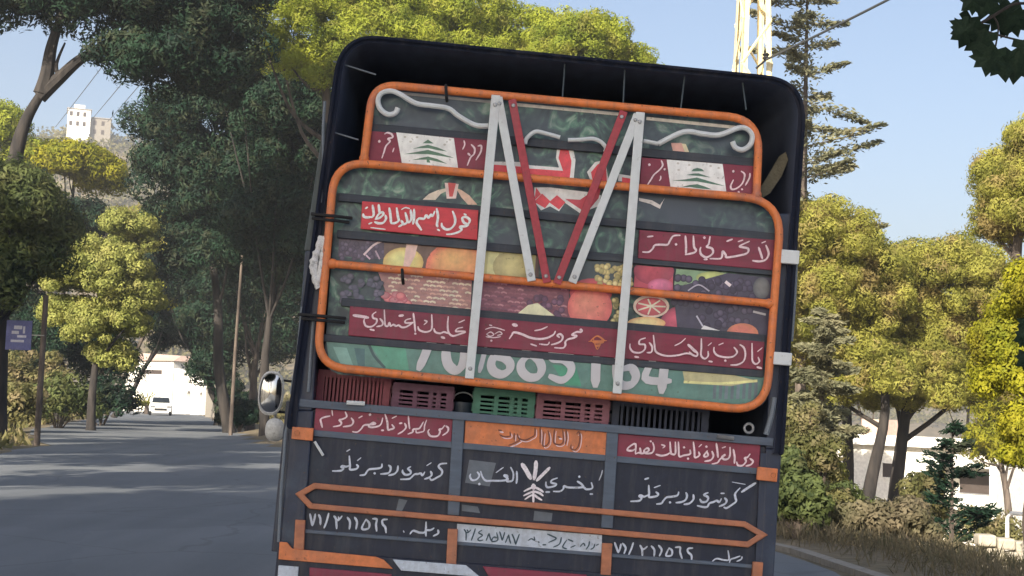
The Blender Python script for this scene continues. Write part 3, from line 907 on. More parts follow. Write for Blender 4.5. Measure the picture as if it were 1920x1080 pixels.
MB().tube([T(618, 246, 0.02), T(672, 262, -0.05)], 0.004, 5).build('tie_rope', M['rope'], truck)
for (xa, ya, xb, yb) in ((1060, 108, 1054, 190), (1172, 122, 1168, 200), (1284, 140, 1276, 208), (1392, 152, 1399, 206)):
    MB().tube([T(xa, ya, 0.02), T(xb, yb, -0.045)], 0.0045, 5).build('tie_rope', M['rope_dark'], truck)
M['cloth'] = paint("dirty_white_cloth", alb((178, 186, 192)), 0.9, 0.8, alb((58, 66, 80)), 30, bump=0.5)
kn = MB()
rg = random.Random(3)
kp = [(604, 443), (599, 462), (592, 480), (588, 500), (592, 520), (600, 540)]
kn.tube([T(x, y, -0.05) for x, y in cr(kp, 4)], [0.014 + 0.012 * rg.random() for _ in range(21)], 8)
kn.build("cloth_knot", M['cloth'], truck); kn = MB()
kn.tube([T(x, y, -0.055) for x, y in cr([(608, 443), (607, 470), (604, 500), (598, 528)], 4)], [0.012 + 0.01 * rg.random() for _ in range(13)], 8)
kn.build("cloth_knot", M['cloth'], truck)

# ---- tarpaulin: a hood open at the back
op = roundpoly([(541, 800), (640, 64), (1511, 152), (1466, 850)], [4, 75, 80, 4], 10)
ip = roundpoly([(556, 800), (651, 78), (1497, 164), (1448, 850)], [4, 62, 66, 4], 10)
tp = MB()
n = len(op)
rg = np.random.default_rng(4)
YS = np.array([-0.04, 0.3, 0.7, 1.1, 1.5, 1.9, 2.3, 2.7, 3.1, 3.5, 3.9, 4.25])
def hood(poly, inward):
    L = [T(x, y, 0) for x, y in poly]
    vs = []
    for k, yy in enumerate(YS):
        for i, p in enumerate(L):
            sag = 0.018 * math.sin(yy * 7.9 + 1.3) * (0 < k) + 0.008 * math.sin(i * 1.7 + yy * 3)
            c = Vector((0.05, 0, 2.2))
            d = (p - c); d.y = 0
            q = p - d.normalized() * (sag + 0.01) * (k > 0)
            vs.append(Vector((q.x, yy, q.z)))
    return vs
vo, vi = hood(op, 0), hood(ip, 1)
nk = len(YS)
fs = []
for k in range(nk - 1):
    for i in range(n - 1):
        fs.append((k * n + i, k * n + i + 1, (k + 1) * n + i + 1, (k + 1) * n + i))
tp.add(vo, fs)
tp.add(vi, [f[::-1] for f in fs])
b0 = len(vo)
rim = [(i, i + 1, b0 + i + 1, b0 + i) for i in range(n - 1)]
tp.f += rim
tp.f += [tuple(f) for f in [(k * n, (k + 1) * n, b0 + (k + 1) * n, b0 + k * n) for k in range(nk - 1)]]
tp.f += [tuple(f) for f in [(k * n + n - 1, b0 + k * n + n - 1, b0 + (k + 1) * n + n - 1, (k + 1) * n + n - 1) for k in range(nk - 1)]]
tp.f += [tuple((nk - 1) * n + i for i in range(n))]
tp.smooth = True
nq = len(fs)
tarp = tp.build("tarpaulin", M['tarp'], truck)
fix_normals(tarp)
tarp.data.materials.append(paint("tarpaulin_inside_lightened", (0.085, 0.105, 0.165), 0.9, 0.4, (0.06, 0.075, 0.12), 2.5, bump=0.3, stretch=(1, .4, .3)))  # same cloth, inside coloured lighter to stand in for light under the hood
for f_ in range(nq, 2 * nq): tarp.data.polygons[f_].material_index = 1
# seam cord along the rim
MB().tube([T(x, y, -0.044) for x, y in op], 0.011, 6).build("rim_cord", M['tarp'], tarp)
# loose folded end of the cover at the right
fl = MB()
fp = [(1462, 292), (1474, 284), (1478, 300), (1466, 330), (1444, 362), (1428, 372), (1426, 352), (1440, 330)]
L0 = [T(x, y, 0.12) for x, y in fp]
fl.hexa([p + Vector((0, 0.03, 0)) for p in L0], [p + Vector((0, 0.006 * (i % 2), 0)) for i, p in enumerate(L0)])
o = fl.build("cover_flap", paint("beige_canvas", alb((92, 92, 80)), 0.9, 0.5, alb((76, 78, 72)), 14, bump=0.6), truck)
fix_normals(o)

# ---- bed, sides, tailgate
zb = T(1000, 812).z
bed = MB()
x0 = T(531, 900).x; x1 = T(1456, 900).x
bed.box((x0, 0.02, zb - 0.14), (x1, 4.3, zb - 0.10))
bed.build("bed_floor", M['navy_dark'], truck)
for (xa, xb) in ((x0 - 0.03, x0), (x1, x1 + 0.03)):
    sd = MB()
    sd.box((xa, 0.12, 0.70), (xb, 4.3, zb + 0.03))
    for k in range(6):
        sd.box((xa - 0.03 if xa < 0 else xb, 0.3 + k * 0.75, 0.68), (xa if xa < 0 else xb + 0.03, 0.36 + k * 0.75, zb + 0.05))
    sd.build("side_board", M['navy'], truck, bevel=0.004)
hb = MB(); hb.box((x0, 4.26, 0.7), (x1, 4.3, zb + 0.3)); hb.build("headboard", M['navy'], truck)

tg = quad_board([(556, 764), (1448, 838), (1432, 1104), (532, 1044)], 0.0, 0.05, M['navy_dark'], "tailgate", bevel=0.004)
def tb(x0, y0, x1, y1, w, off, th, m, name):
    return bar(x0, y0, x1, y1, w, off, th, m, name, tg)
tb(560, 755, 1450, 829, 15, -0.03, 0.05, M['rail'], "top_rail")
tb(588, 812, 1424, 884, 12, -0.016, 0.03, M['rail'], "middle_rail")
tb(570, 996, 1432, 1064, 7, -0.012, 0.02, M['rail'], "lower_rail")
tb(860, 782, 850, 966, 22, -0.022, 0.034, M['rail'], "divider")
tb(1149, 806, 1138, 990, 22, -0.022, 0.034, M['rail'], "divider")
tb(560, 800, 545, 1010, 26, -0.018, 0.03, M['navy'], "divider")
tb(1438, 850, 1428, 1066, 24, -0.018, 0.03, M['navy'], "divider")
# strips with lettering
s1 = quad_board([(592, 765), (849, 785), (846, 829), (588, 808)], -0.012, 0.02, M['red'], "sign_strip", tg)
s1["label"] = "maroon strip with white lettering at the left of the tailgate"
lettering(600, 750, "1890,390 1925,425 1910,480 1840,530|1870,380 1830,430 1790,440 1800,480 1760,540 1660,540 1620,480 1640,440|w26 1600,300 1570,380 1560,460 1520,480 1450,490 1440,450|1550,330 1510,400 1480,430 1400,440 1390,480 1320,510|w28 1325,240 1335,360 1345,430|1270,350 1290,410 1240,470 1170,510|w34 1190,352 1230,345|975,210 1010,330 1020,440 1060,440 1110,420 1080,370|w24 1080,275 1150,240|940,270 920,350 880,390 780,410 730,390 790,340 830,360 740,370 660,380 620,430 560,480 490,475|w32 920,455 955,455|w40 750,220|w26 580,270 635,240|470,270 500,320 480,370 430,390 350,400|380,180 400,250 330,290 290,300 320,340 300,380 200,400|150,240 60,260 10,290 20,350 35,410|w20 180,150 190,235",
          -0.0135, M['letter_pink'], s1, 34)
s2 = quad_board([(873, 787), (1143, 809), (1140, 861), (870, 838)], -0.012, 0.02, M['orange_flat'], "sign_strip", tg)
s2["label"] = "orange strip with brown lettering in the middle of the tailgate"
GT = "1370,430 1400,395 1420,450 1400,600 1340,670 1280,640 1290,590|1210,370 1220,470 1200,580|1160,370 1170,540 1110,590 1030,560 1030,430 1040,360|w26 1085,470 1125,480|940,380 960,470 950,560 900,610 860,590 875,400|820,340 825,450 820,560|745,340 740,440 690,480 600,520 510,500 480,430|435,420 430,510|370,400 370,460 280,470 215,440|w28 195,370 245,380|w26 350,600 430,570 520,520"
lettering(910, 760, GT, -0.0132, M['letter_brown'], s2, 28)
lettering(910, 760, GT, -0.0128 + .0006, M['letter_pink'], s2, 16, dx=24, dy=26, name="lettering_highlight")  # pale offset copy paints a highlight beside the raised strokes
s3 = quad_board([(1159, 813), (1426, 834), (1423, 884), (1156, 862)], -0.012, 0.02, M['red'], "sign_strip", tg)
s3["label"] = "maroon strip with white lettering at the right of the tailgate"
lettering(1170, 790, "1890,560 1935,600 1900,650 1830,670|1890,490 1850,540 1810,550 1830,600 1780,660 1710,660 1690,610|1640,420 1660,540 1655,630|1590,390 1590,500 1560,560 1500,570 1470,530 1520,500 1440,570 1400,620 1320,640|w22 1470,400 1525,380|1385,330 1400,440 1410,540|1320,450 1340,520 1300,580 1210,600|1250,440 1200,510 1220,530 1260,510 1240,450|w36 1235,380|1040,310 1055,440 1065,540 1130,510 1120,460|w24 1120,385 1165,345|990,430 990,490 900,510 830,525 820,420 815,310|w36 960,560|w32 900,390|770,310 770,480 720,490 700,460 690,310|690,470 640,500 560,515 480,495|w26 560,350 612,370 580,400|430,320 450,400 420,470 330,480 300,440 350,400 370,440 280,480 220,470 170,490|240,400 250,465|170,480 170,340 80,380 50,430 120,440 170,410|w30 400,300",
          -0.0135, M['letter_pink'], s3, 36)
# lettering on the tailgate plate
TL = -0.0015
lettering(610, 820, "1820,390 1730,400 1700,440 1750,500 1740,560 1680,600 1600,640 1570,620|1580,510 1595,560 1560,600 1490,625|1490,520 1460,570 1430,540 1390,550 1340,555 1290,600 1250,625 1130,630|w22 1520,425 1590,380|1280,440 1240,470 1280,510 1270,550 1200,560 1160,520 1160,490|1090,430 1080,500 1030,550 950,570|950,420 980,450 970,510 930,540 830,550|850,400 840,450 760,470 660,480 620,520 590,560 520,570|w36 740,540|470,410 490,440 460,475 375,482 370,420 360,280|370,420 310,440 260,430 240,440 270,470 230,500 110,505|w24 480,350 535,305|w26 320,210 370,180",
          TL, M['letter_blue'], tg, 38)
lettering(1180, 870, "1660,360 1590,440 1590,500 1600,560 1540,610 1460,660 1420,650|w52 1685,420 1790,350 1895,285|w14 1540,270 1650,290 1740,305|1430,510 1460,550 1430,600 1350,635|1380,520 1350,570 1310,550 1260,570 1200,590 1170,640 1110,645 1020,625|w26 1370,440 1425,440|1180,430 1120,460 1180,500 1160,560 1090,570 1060,530|960,460 960,530 900,590 820,605|850,430 865,480 840,540 780,570 700,580|740,420 720,470 640,490 560,500 510,550 480,590 410,600|w36 610,575|400,420 430,450 410,480 300,495 295,430 290,320|290,460 220,490 170,470 150,480 180,510 150,550 20,560|w24 370,355 465,320|w36 230,230 290,210",
          TL, M['letter_blue'], tg, 40)
lettering(870, 840, "1910,520 1925,600 1840,620 1790,590 1700,595 1560,590 1500,570 1490,610 1440,650 1340,650|1700,500 1760,540 1800,590|w36 1730,430|w22 2076,333 2060,400 2026,484|1400,450 1320,480 1310,520 1380,540 1360,570 1260,590 1230,560 1230,510|w34 1225,660 1285,660|w32 1890,690 1930,690|790,350 795,450 785,530|700,290 740,380 730,480 680,500 640,490 650,420 600,410 660,470 560,490 420,490 330,490 280,440 250,350|200,360 230,410 190,470 120,480 90,430 100,390|w40 230,540|w24 480,370 590,290",
          TL, M['letter_blue'], tg, 36)
em = lettering(870, 840, "w62 870,240 930,330 1000,460|w62 1080,200 1075,320 1050,470|w62 1285,295 1190,390 1090,490|w70 1040,550 1045,610|w34 1040,640 1040,820|w34 900,650 980,610 1050,590 1130,620 1190,660|w34 895,715 980,675 1050,655 1130,675 1185,715|w32 915,770 990,720 1050,705 1100,740 1165,780",
          TL - .002, M['letter'], tg, 40, name="emblem")
lettering(570, 935, "90,230 110,330 125,405|170,230 150,330 125,405|220,240 245,300 245,390|370,220 340,340 300,440|450,260 480,310 490,450|480,310 520,320 570,260|w26 515,270 525,310|650,280 690,350 680,455|760,280 795,350 780,455|930,310 870,430 900,462 970,440 980,370 930,310|1030,300 1090,310 1080,390 1090,485|1250,310 1180,320 1180,380 1220,430 1232,510|w18 1490,480 1502,505|1590,530 1640,480 1740,510 1820,490 1832,350|1830,560 1832,480 1900,470 1950,440|2010,470 2012,520 1940,560",
          TL, M['letter_blue'], tg, 38)
lettering(1140, 945, "100,580 125,650 155,730|195,600 180,670 155,730|220,590 265,660 240,745|380,580 350,670 310,760|480,620 510,680 515,780|510,680 550,670 590,635|650,630 695,690 690,780|760,620 805,690 770,780|915,660 870,770 950,770 960,700 915,660|1010,650 1080,650 1080,720 1110,815|1270,660 1200,670 1200,720 1250,770 1252,845|w30 1530,900 1620,820 1740,840 1812,830 1800,700|w30 1820,880 1840,830 1900,810 1980,780|w30 2010,790 1995,830 1930,860",
          TL - .002, M['letter_blue'], tg, 36)
# long hexagonal rail
hx = [(562, 927), (590, 911), (1396, 983), (1430, 1003), (1402, 1021), (583, 949)]
hm = MB()
def ring(poly, w):
    out = []; m = len(poly)
    for i in range(m):
        p = Vector(poly[i]); a = Vector(poly[i - 1]); b_ = Vector(poly[(i + 1) % m])
        n1 = (p - a).normalized(); n2 = (b_ - p).normalized()
        nn = Vector((-n1.y - n2.y, n1.x + n2.x)).normalized()
        k = max(0.5, nn.dot(Vector((-n1.y, n1.x))))
        out.append((p + nn * w / k, p - nn * w / k))
    return out
rr = ring(hx, 5.6)
m_ = len(hx)
for off, flip in ((-0.034, 0), (-0.004, 1)):
    vs = [T(*q, off) for pr in rr for q in pr]
    hm.add(vs, [((2 * i, 2 * i + 1, 2 * ((i + 1) % m_) + 1, 2 * ((i + 1) % m_))) for i in range(m_)])
for i in range(m_):
    j = (i + 1) % m_
    hm.f.append((2 * i, 2 * j, 2 * m_ + 2 * j, 2 * m_ + 2 * i))
    hm.f.append((2 * i + 1, 2 * j + 1, 2 * m_ + 2 * j + 1, 2 * m_ + 2 * i + 1))
ho = hm.build("hexagonal_rail", M['rust'], tg); fix_normals(ho)
bv = ho.modifiers.new("bevel", 'BEVEL'); bv.width = 0.006; bv.segments = 3; bv.limit_method = 'ANGLE'
# white plate with dark writing
pl = quad_board([(857, 982), (1129, 1003), (1128, 1043), (856, 1022)], -0.009, 0.014, M['plate'], "white_plate", tg)
lettering(850, 945, "160,380 190,430 190,545|190,430 225,425 265,385|w22 205,385 225,420|330,370 305,450 270,545|430,390 380,430 435,470 370,520 390,550 445,540|490,550 515,490 535,440|535,440 550,500 570,552|650,430 665,540 580,560 600,500 650,500|695,415 715,480 732,545|770,425 752,490 732,545|780,580 810,510 830,460|830,460 842,530 860,590|880,450 910,520 935,605|990,450 965,520 935,605|w22 1120,550 1170,520 1220,545 1210,490|w22 1280,570|w26 1340,612 1390,610|1410,450 1480,480 1540,520 1430,575|1620,500 1590,600 1500,645|1700,540 1640,640 1700,672|w24 1720,530 1795,560|w24 1760,650 1830,620|w26 1900,640 1950,590 1975,630|w26 2040,560 2030,620 1990,680|w26 2120,600 2105,650 2060,680|w22 2140,620 2180,600",
          -0.0105, M['letter_dark'], pl, 26)
# salmon stakes
for (x, ya, yb) in ((562, 975, 1030), (848, 992, 1058), (1138, 1019, 1078), (1421, 1054, 1096)):
    o = tb(x + 1, ya, x - 2, yb, 19, -0.034, 0.026, M['rust'], "stake")
# orange side brackets with a bolt hole
for q, h in (([(548, 800), (588, 803), (586, 827), (546, 823)], (557, 812)), ([(1421, 875), (1459, 879), (1457, 904), (1419, 900)], (1450, 891))):
    o = quad_board(q, -0.046, 0.022, M['orange_flat'], "side_bracket", tg, 0.004)
    hp = T(h[0], h[1], -0.047)
    MB().lathe([(0.0, -0.002), (0.012, -0.002), (0.012, 0.004)], 14, Matrix.Translation(hp) @ Matrix.Rotation(R(90), 4, 'X')).build("bolt", M['black'], o)
# latches and small hardware
MB().tube([T(590, 828, -0.02), T(606, 854, -0.03)], 0.007, 6).build("latch_pin", M['white'], tg)
MB().tube([T(650, 755, -0.05), T(684, 757, -0.05)], 0.011, 6).build("latch_pin", M['white'], tg)
MB().tube([T(1345, 818, -0.04), T(1376, 822, -0.04)], 0.010, 6).build("latch_pin", M['steel'], tg)
rgm = MB()
c = T(1404, 803, -0.04)
rgm.tube([c + Vector((0.022 * math.cos(a), 0, 0.022 * math.sin(a))) for a in np.linspace(0, 2 * math.pi, 15)], 0.007, 6, False)
rgm.build("hook_ring", M['steel'], tg)
# pale worn dabs on the plate
for q in ([(748, 935), (764, 938), (752, 962), (742, 960)], [(1002, 958), (1036, 962), (1034, 978), (1000, 976)], [(866, 946), (896, 950), (900, 962), (866, 958)], [(880, 862), (930, 868), (918, 912), (872, 905)]):
    dab = Art(-0.0008); dab.poly(q, (62, 78, 92)); dab.mb.build("paint_wear", M['print'], tg)

# ---- bumper beam under the tailgate: orange, white and maroon blocks
bm0 = quad_board([(520, 1030), (1440, 1098), (1434, 1160), (514, 1092)], -0.03, 0.10, M['navy_dark'], "bumper")
quad_board([(524, 1016), (538, 1017), (548, 1029), (704, 1044), (720, 1050), (737, 1067), (522, 1049)], -0.045, 0.014, M['orange_flat'], "orange_block", bm0)
quad_board([(736, 1049), (874, 1060), (900, 1082), (752, 1070)], -0.045, 0.014, M['plate'], "white_block", bm0)
quad_board([(905, 1062), (1100, 1078), (1104, 1098), (918, 1084)], -0.045, 0.014, M['red'], "maroon_block", bm0)
quad_board([(1150, 1082), (1290, 1093), (1310, 1114), (1166, 1103)], -0.045, 0.014, M['plate'], "white_block", bm0)
quad_board([(580, 1064), (734, 1077), (736, 1092), (580, 1080)], -0.045, 0.014, M['red'], "maroon_block", bm0)
quad_board([(522, 1060), (560, 1063), (558, 1090), (520, 1087)], -0.045, 0.014, M['plate'], "white_block", bm0)

# ---- running gear, cab and mirror ahead (mostly hidden by the body)
ch = MB()
for xx in (-0.38, 0.38):
    ch.box((xx - 0.04, 0.1, 0.62), (xx + 0.04, 6.2, 0.74))
for yy in (0.3, 1.6, 3.0, 4.4):
    ch.box((-0.36, yy, 0.63), (0.36, yy + 0.08, 0.73))
ch.build("chassis", M['black'], truck)
def wheel(x, y, wd, lean):
    o = MB()
    o.smooth = True
    Mx = Matrix.Translation((x, y, 0.42 + lean)) @ Matrix.Rotation(R(90), 4, 'Y')
    o.lathe([(0.22, -wd / 2), (0.36, -wd / 2), (0.41, -wd * .38), (0.42, 0), (0.41, wd * .38), (0.36, wd / 2), (0.22, wd / 2)], 28, Mx)
    t = o.build("wheel", M['black'], truck)
    r = MB(); r.smooth = True
    r.lathe([(0.0, -wd * .3), (0.10, -wd * .42), (0.14, -wd * .2), (0.22, -wd * .45), (0.22, wd * .45), (0.14, wd * .2), (0.10, wd * .42), (0.0, wd * .3)], 24, Mx)
    r.build("rim", M['steel'], t)
for sx in (-1, 1):
    ln = sx * 0.92 * math.tan(LAM)
    wheel(sx * 0.98, 1.3, 0.22, ln); wheel(sx * 0.70, 1.3, 0.22, ln); wheel(sx * 0.92, 5.2, 0.22, ln)
MB().tube([(-0.9, 1.3, 0.42), (0.9, 1.3, 0.42)], 0.06, 10).build("axle", M['black'], truck)
MB().tube([(-0.9, 5.2, 0.42), (0.9, 5.2, 0.42)], 0.05, 10).build("axle", M['black'], truck)
cb = MB()
prof = [(4.5, 0.62), (4.5, 2.35), (5.1, 2.42), (5.75, 2.3), (6.35, 1.55), (6.5, 1.35), (6.52, 0.62)]
cb.hexa([Vector((-1.0, y, z)) for y, z in prof], [Vector((1.0, y, z)) for y, z in prof])
cab = cb.build("cab", paint("cab_white_paint", (0.7, 0.7, 0.68), 0.35, 0.2), truck, bevel=0.05); fix_normals(cab)
gl, gnt, gp = nodes("dark_glass"); gp.inputs["Base Color"].default_value = (0.02, 0.025, 0.03, 1); gp.inputs["Roughness"].default_value = 0.05
M['glass'] = gl
for sx in (-1, 1):
    w_ = MB(); w_.hexa([Vector((sx * 1.004, y, z)) for y, z in ((4.75, 1.5), (6.2, 1.5), (5.7, 2.2), (4.75, 2.25))], [Vector((sx * 1.012, y, z)) for y, z in ((4.75, 1.5), (6.2, 1.5), (5.7, 2.2), (4.75, 2.25))])
    o = w_.build("window", M['glass'], cab); fix_normals(o)
w_ = MB(); q = [Vector((-0.9, 5.80, 2.25)), Vector((0.9, 5.80, 2.25)), Vector((0.95, 6.34, 1.60)), Vector((-0.95, 6.34, 1.60))]
w_.hexa(q, [p + Vector((0, 0.01, 0.01)) for p in q]); o = w_.build("windscreen", M['glass'], cab); fix_normals(o)
# wing mirror on the left: pale oval shell, convex glass, lower round mirror
YM = 5.6
mr = MB(); mr.smooth = True
cM = T(508, 737, YM)
hw = (T(531, 737, YM) - T(483, 737, YM)).x / 2; hh = (T(508, 695, YM) - T(508, 779, YM)).z / 2
def shell(c, a, b, prof, nn=28):
    m_ = MB(); m_.smooth = True
    vs = []; fs = []
    for (f, y) in prof:
        for k in range(nn):
            t = 2 * math.pi * k / nn
            vs.append(c + Vector((a * f * abs(math.cos(t)) ** .8 * (1 if math.cos(t) > 0 else -1), y, b * f * abs(math.sin(t)) ** .8 * (1 if math.sin(t) > 0 else -1))))
    for i in range(len(prof) - 1):
        for k in range(nn):
            fs.append((i * nn + k, i * nn + (k + 1) % nn, (i + 1) * nn + (k + 1) % nn, (i + 1) * nn + k))
    m_.add(vs, fs)
    return m_
chrome = paint("pale_mirror_shell", (0.62, 0.62, 0.60), 0.35, 0.5, (0.3, 0.29, 0.27), 12, grime=0.4)
wm = shell(cM, hw, hh, [(0.86, 0.005), (0.9, -0.012), (1.0, 0.0), (0.98, 0.05), (0.7, 0.09), (0.02, 0.10)]).build("wing_mirror", chrome, truck)
gm, gnt, gp = nodes("mirror_glass"); gp.inputs["Base Color"].default_value = (0.4, 0.41, 0.43, 1); gp.inputs["Metallic"].default_value = 1; gp.inputs["Roughness"].default_value = 0.08
shell(cM, hw, hh, [(0.87, 0.004), (0.7, -0.004), (0.4, -0.011), (0.02, -0.014)]).build("mirror_glass", gm, wm)
c2 = T(515, 806, YM)
w2 = shell(c2, hw * 0.75, hh * 0.52, [(0.02, -0.05), (0.5, -0.045), (0.9, -0.02), (1.0, 0.0), (0.8, 0.06), (0.02, 0.08)]).build("lower_mirror", chrome, wm)
for dz, dx_ in ((0.12, 0.0), (-0.16, 0.0), (-0.34, 0.02)):
    MB().tube([cM + Vector((0.02 + dx_, 0.08, dz)), cM + Vector((0.11, 0.12, dz)), Vector((-1.0, YM + .1, cM.z + dz - 0.05))], 0.011, 8).build("mirror_arm", M['black'], wm)
MB().tube([cM + Vector((0.04, 0.10, 0.2)), cM + Vector((0.045, 0.10, -0.42))], 0.012, 8).build("mirror_arm", M['steel'], wm)

# ------------------------------------------------------------------ crates and bucket on the truck bed
def crate(name_label, pxl, pyl, pxr, pyr, off, h_px, m, style, group="plastic crates behind the gate", depth=0.4):
    a = T(pxl, pyl, off); b_ = T(pxr, pyr, off)
    W = (b_ - a).x; H = h_px * tr_ / 10 * (1 + off / TD)
    z0 = zb - 0.098
    H = max(H, a.z - z0)
    root = bpy.data.objects.new("plastic_crate", None); link(root)
    tag(root, name_label, "crate", group)
    loc = TM @ Vector((a.x + W / 2, off + depth / 2, z0)) + TO
    root.matrix_world = Matrix.Translation(loc) @ TM.to_4x4()
    hwx, hd, th = W / 2, depth / 2, 0.012
    def wall(mb, X0, X1, y, nrm):
        """slotted wall in x-z plane at y"""
        f = lambda xa, xb, za, zc: mb.box((xa, y - th / 2, za), (xb, y + th / 2, zc))
        f(X0, X1, H - 0.035, H); f(X0, X1, 0, 0.03)
        f(X0, X0 + 0.035, 0.03, H - 0.035); f(X1 - 0.035, X1, 0.03, H - 0.035)
        xi0, xi1, zi0, zi1 = X0 + 0.035, X1 - 0.035, 0.03, H - 0.035
        if style == 'v':
            nb = 15
            for k in range(nb):
                xx = xi0 + (k + 0.5) / nb * (xi1 - xi0)
                f(xx - 0.006, xx + 0.006, zi0, zi1)
            mb.box((xi0 + 0.3 * (xi1 - xi0), y - th / 2 - 0.002, zi0), (xi0 + 0.72 * (xi1 - xi0), y + th / 2 - 0.001, zi0 + 0.45 * (zi1 - zi0)))
        else:
            nb = 11
            for k in range(1, nb):
                zz = zi0 + k / nb * (zi1 - zi0)
                f(xi0, xi1, zz - 0.0055, zz + 0.0055)
            for k in (1, 2, 2.5):
                xx = xi0 + k / 3 * (xi1 - xi0)
                mb.box((xx - 0.011, y - th / 2 - 0.0025, zi0), (xx + 0.011, y + th / 2 + 0.0025, zi1))
    for yy_ in (-hd, hd):
        mb = MB(); wall(mb, -hwx, hwx, yy_, 1); mb.build("slotted_wall", m, root)
    sm = MB()
    for sx in (-1, 1):
        for k in range(5):
            zz = k / 5 * H
            sm.box((sx * hwx - th / 2, -hd + th, zz), (sx * hwx + th / 2, hd - th, zz + H * 0.14))
    sm.box((-hwx + th, -hd + th, 0.004), (hwx - th, hd - th, 0.016))
    sm.build("base", m, root)
    return root
def plast(n, c): return paint(n, c, 0.45, 0.3, None, 6)
crate("maroon crate with upright slots at the left end of the row", 598, 692, 734, 704, 0.16, 66, plast("maroon_plastic", alb((112, 52, 70))), 'v')
crate("dull purple crate with level slots beside the dark bucket", 738, 716, 852, 726, 0.16, 56, plast("purple_plastic", alb((92, 60, 86))), 'h')
crate("green slotted crate between the bucket and the pink crate", 890, 726, 1004, 736, 0.16, 60, plast("green_plastic", alb((62, 116, 104))), 'h')
crate("pale pink crate right of the green crate", 1008, 736, 1144, 748, 0.16, 60, plast("pink_plastic", alb((124, 84, 102))), 'h')
crate("dark blue crate with upright slots at the right end", 1150, 746, 1330, 762, 0.20, 64, plast("blue_plastic", alb((40, 50, 74))), 'v')
bk = MB(); bk.smooth = True
c = T(870, 740, 0.3)
hB = 0.22
rB = (T(890, 740, .3) - T(850, 740, .3)).x / 2
bk.lathe([(0.0, 0.0), (rB * .8, 0.0), (rB * .86, 0.01), (rB, hB), (rB * 1.06, hB), (rB * 1.06, hB - 0.02), (rB * .98, hB - 0.02), (rB * .8, 0.02), (0.0, 0.02)], 20)
bo = bk.build("bucket", plast("dark_bucket_plastic", alb((36, 48, 62))))
bo.matrix_world = Matrix.Translation(TM @ Vector((c.x, 0.16 + rB * 1.1, zb - 0.0985)) + TO) @ TM.to_4x4()
tag(bo, "dark round plastic bucket between the purple and green crates", "bucket")
bh = MB(); bh.tube([(rB * math.cos(a) * 1.06, 0.3 * rB * math.sin(a) * 0 , hB + rB * 0.9 * math.sin(a)) for a in np.linspace(0, math.pi, 12)], 0.004, 6)
bh.build("handle", M['steel'], bo)
# ------------------------------------------------------------------ ground and road
YR = [-60, 0, 8, 16, 32, 49, 73, 100, 112, 150, 190]
XR = [4.4, 4.2, 3.9, 3.0, -2.0, -8.0, -13.6, -20.0, -23.0, -33.0, -44.0]
YL = [-60, 0, 10, 25, 40, 55, 84, 105, 150, 190]
XL = [-8.0, -8.0, -8.6, -10.8, -13.0, -18.6, -24.8, -30.0, -42.0, -54.0]
def xr(y): return float(np.interp(y, YR, XR))
def xl(y): return float(np.interp(y, YL, XL))
def sstep(a, b, x):
    t = min(1, max(0, (x - a) / (b - a)))
    return t * t * (3 - 2 * t)
def gh(x, y):
    """height of the ground"""
    if y > 190: y_ = 190
    else: y_ = y
    d = x - xr(y_)
    e = xl(y_) - x
    far = sstep(150, 260, y)
    if d > 0:
        d0 = max(0, d - 1.2)
        z = -0.13 * min(d0, 70) + 3.2 * sstep(36, 58, y) * math.exp(-((d - 10) / 6.0) ** 2) * (1 - far)
    elif e > 0:
        z = 0.16 * min(max(0, e - 1.0), 45)
    else:
        z = 0
    n = 0.09 * math.sin(x * 0.9 + y * 0.37) * math.sin(y * 0.71 - x * 0.3)
    w = sstep(0.5, 3.5, max(d, e))
    return z + n * w - 0.012 * (1 - w)
xs = np.concatenate([np.linspace(-560, -80, 24), np.linspace(-72, -50, 8), np.linspace(-48, 48, 97), np.linspace(52, 100, 12), np.linspace(120, 460, 16)])
ys = np.concatenate([np.linspace(-90, -66, 4), np.linspace(-60, 150, 141), np.linspace(160, 320, 20), np.linspace(360, 860, 12)])
gb = MB()
gb.add([(x, y, gh(x, y)) for y in ys for x in xs], [(j * len(xs) + i, j * len(xs) + i + 1, (j + 1) * len(xs) + i + 1, (j + 1) * len(xs) + i) for j in range(len(ys) - 1) for i in range(len(xs) - 1)])
def ground_mat():
    m, nt, p = nodes("dry_ground")
    L = nt.links
    tc = N(nt, "ShaderNodeTexCoord")
    n1 = N(nt, "ShaderNodeTexNoise"); n1.inputs["Scale"].default_value = 0.25; n1.inputs["Detail"].default_value = 8
    n2 = N(nt, "ShaderNodeTexNoise"); n2.inputs["Scale"].default_value = 6; n2.inputs["Detail"].default_value = 6
    L.new(tc.outputs["Object"], n1.inputs[0]); L.new(tc.outputs["Object"], n2.inputs[0])
    a = ramp(nt, n1.outputs[0], [(0.35, (0.10, 0.085, 0.045)), (0.55, (0.20, 0.155, 0.095)), (0.75, (0.27, 0.22, 0.15))])
    b = ramp(nt, n2.outputs[0], [(0.3, (0.05, 0.045, 0.03)), (0.7, (0.24, 0.19, 0.12))])
    L.new(mix(nt, a, b, 0.45), p.inputs["Base Color"]); p.inputs["Roughness"].default_value = 0.95
    bp = N(nt, "ShaderNodeBump"); bp.inputs["Strength"].default_value = 0.8; bp.inputs["Distance"].default_value = 0.06
    L.new(n2.outputs[0], bp.inputs["Height"]); L.new(bp.outputs[0], p.inputs["Normal"])
    return m
M['ground'] = ground_mat()
g = gb.build("ground", M['ground'], smooth=True); tag(g, "dry brown ground falling away beside the road", kind="structure", cat="ground")

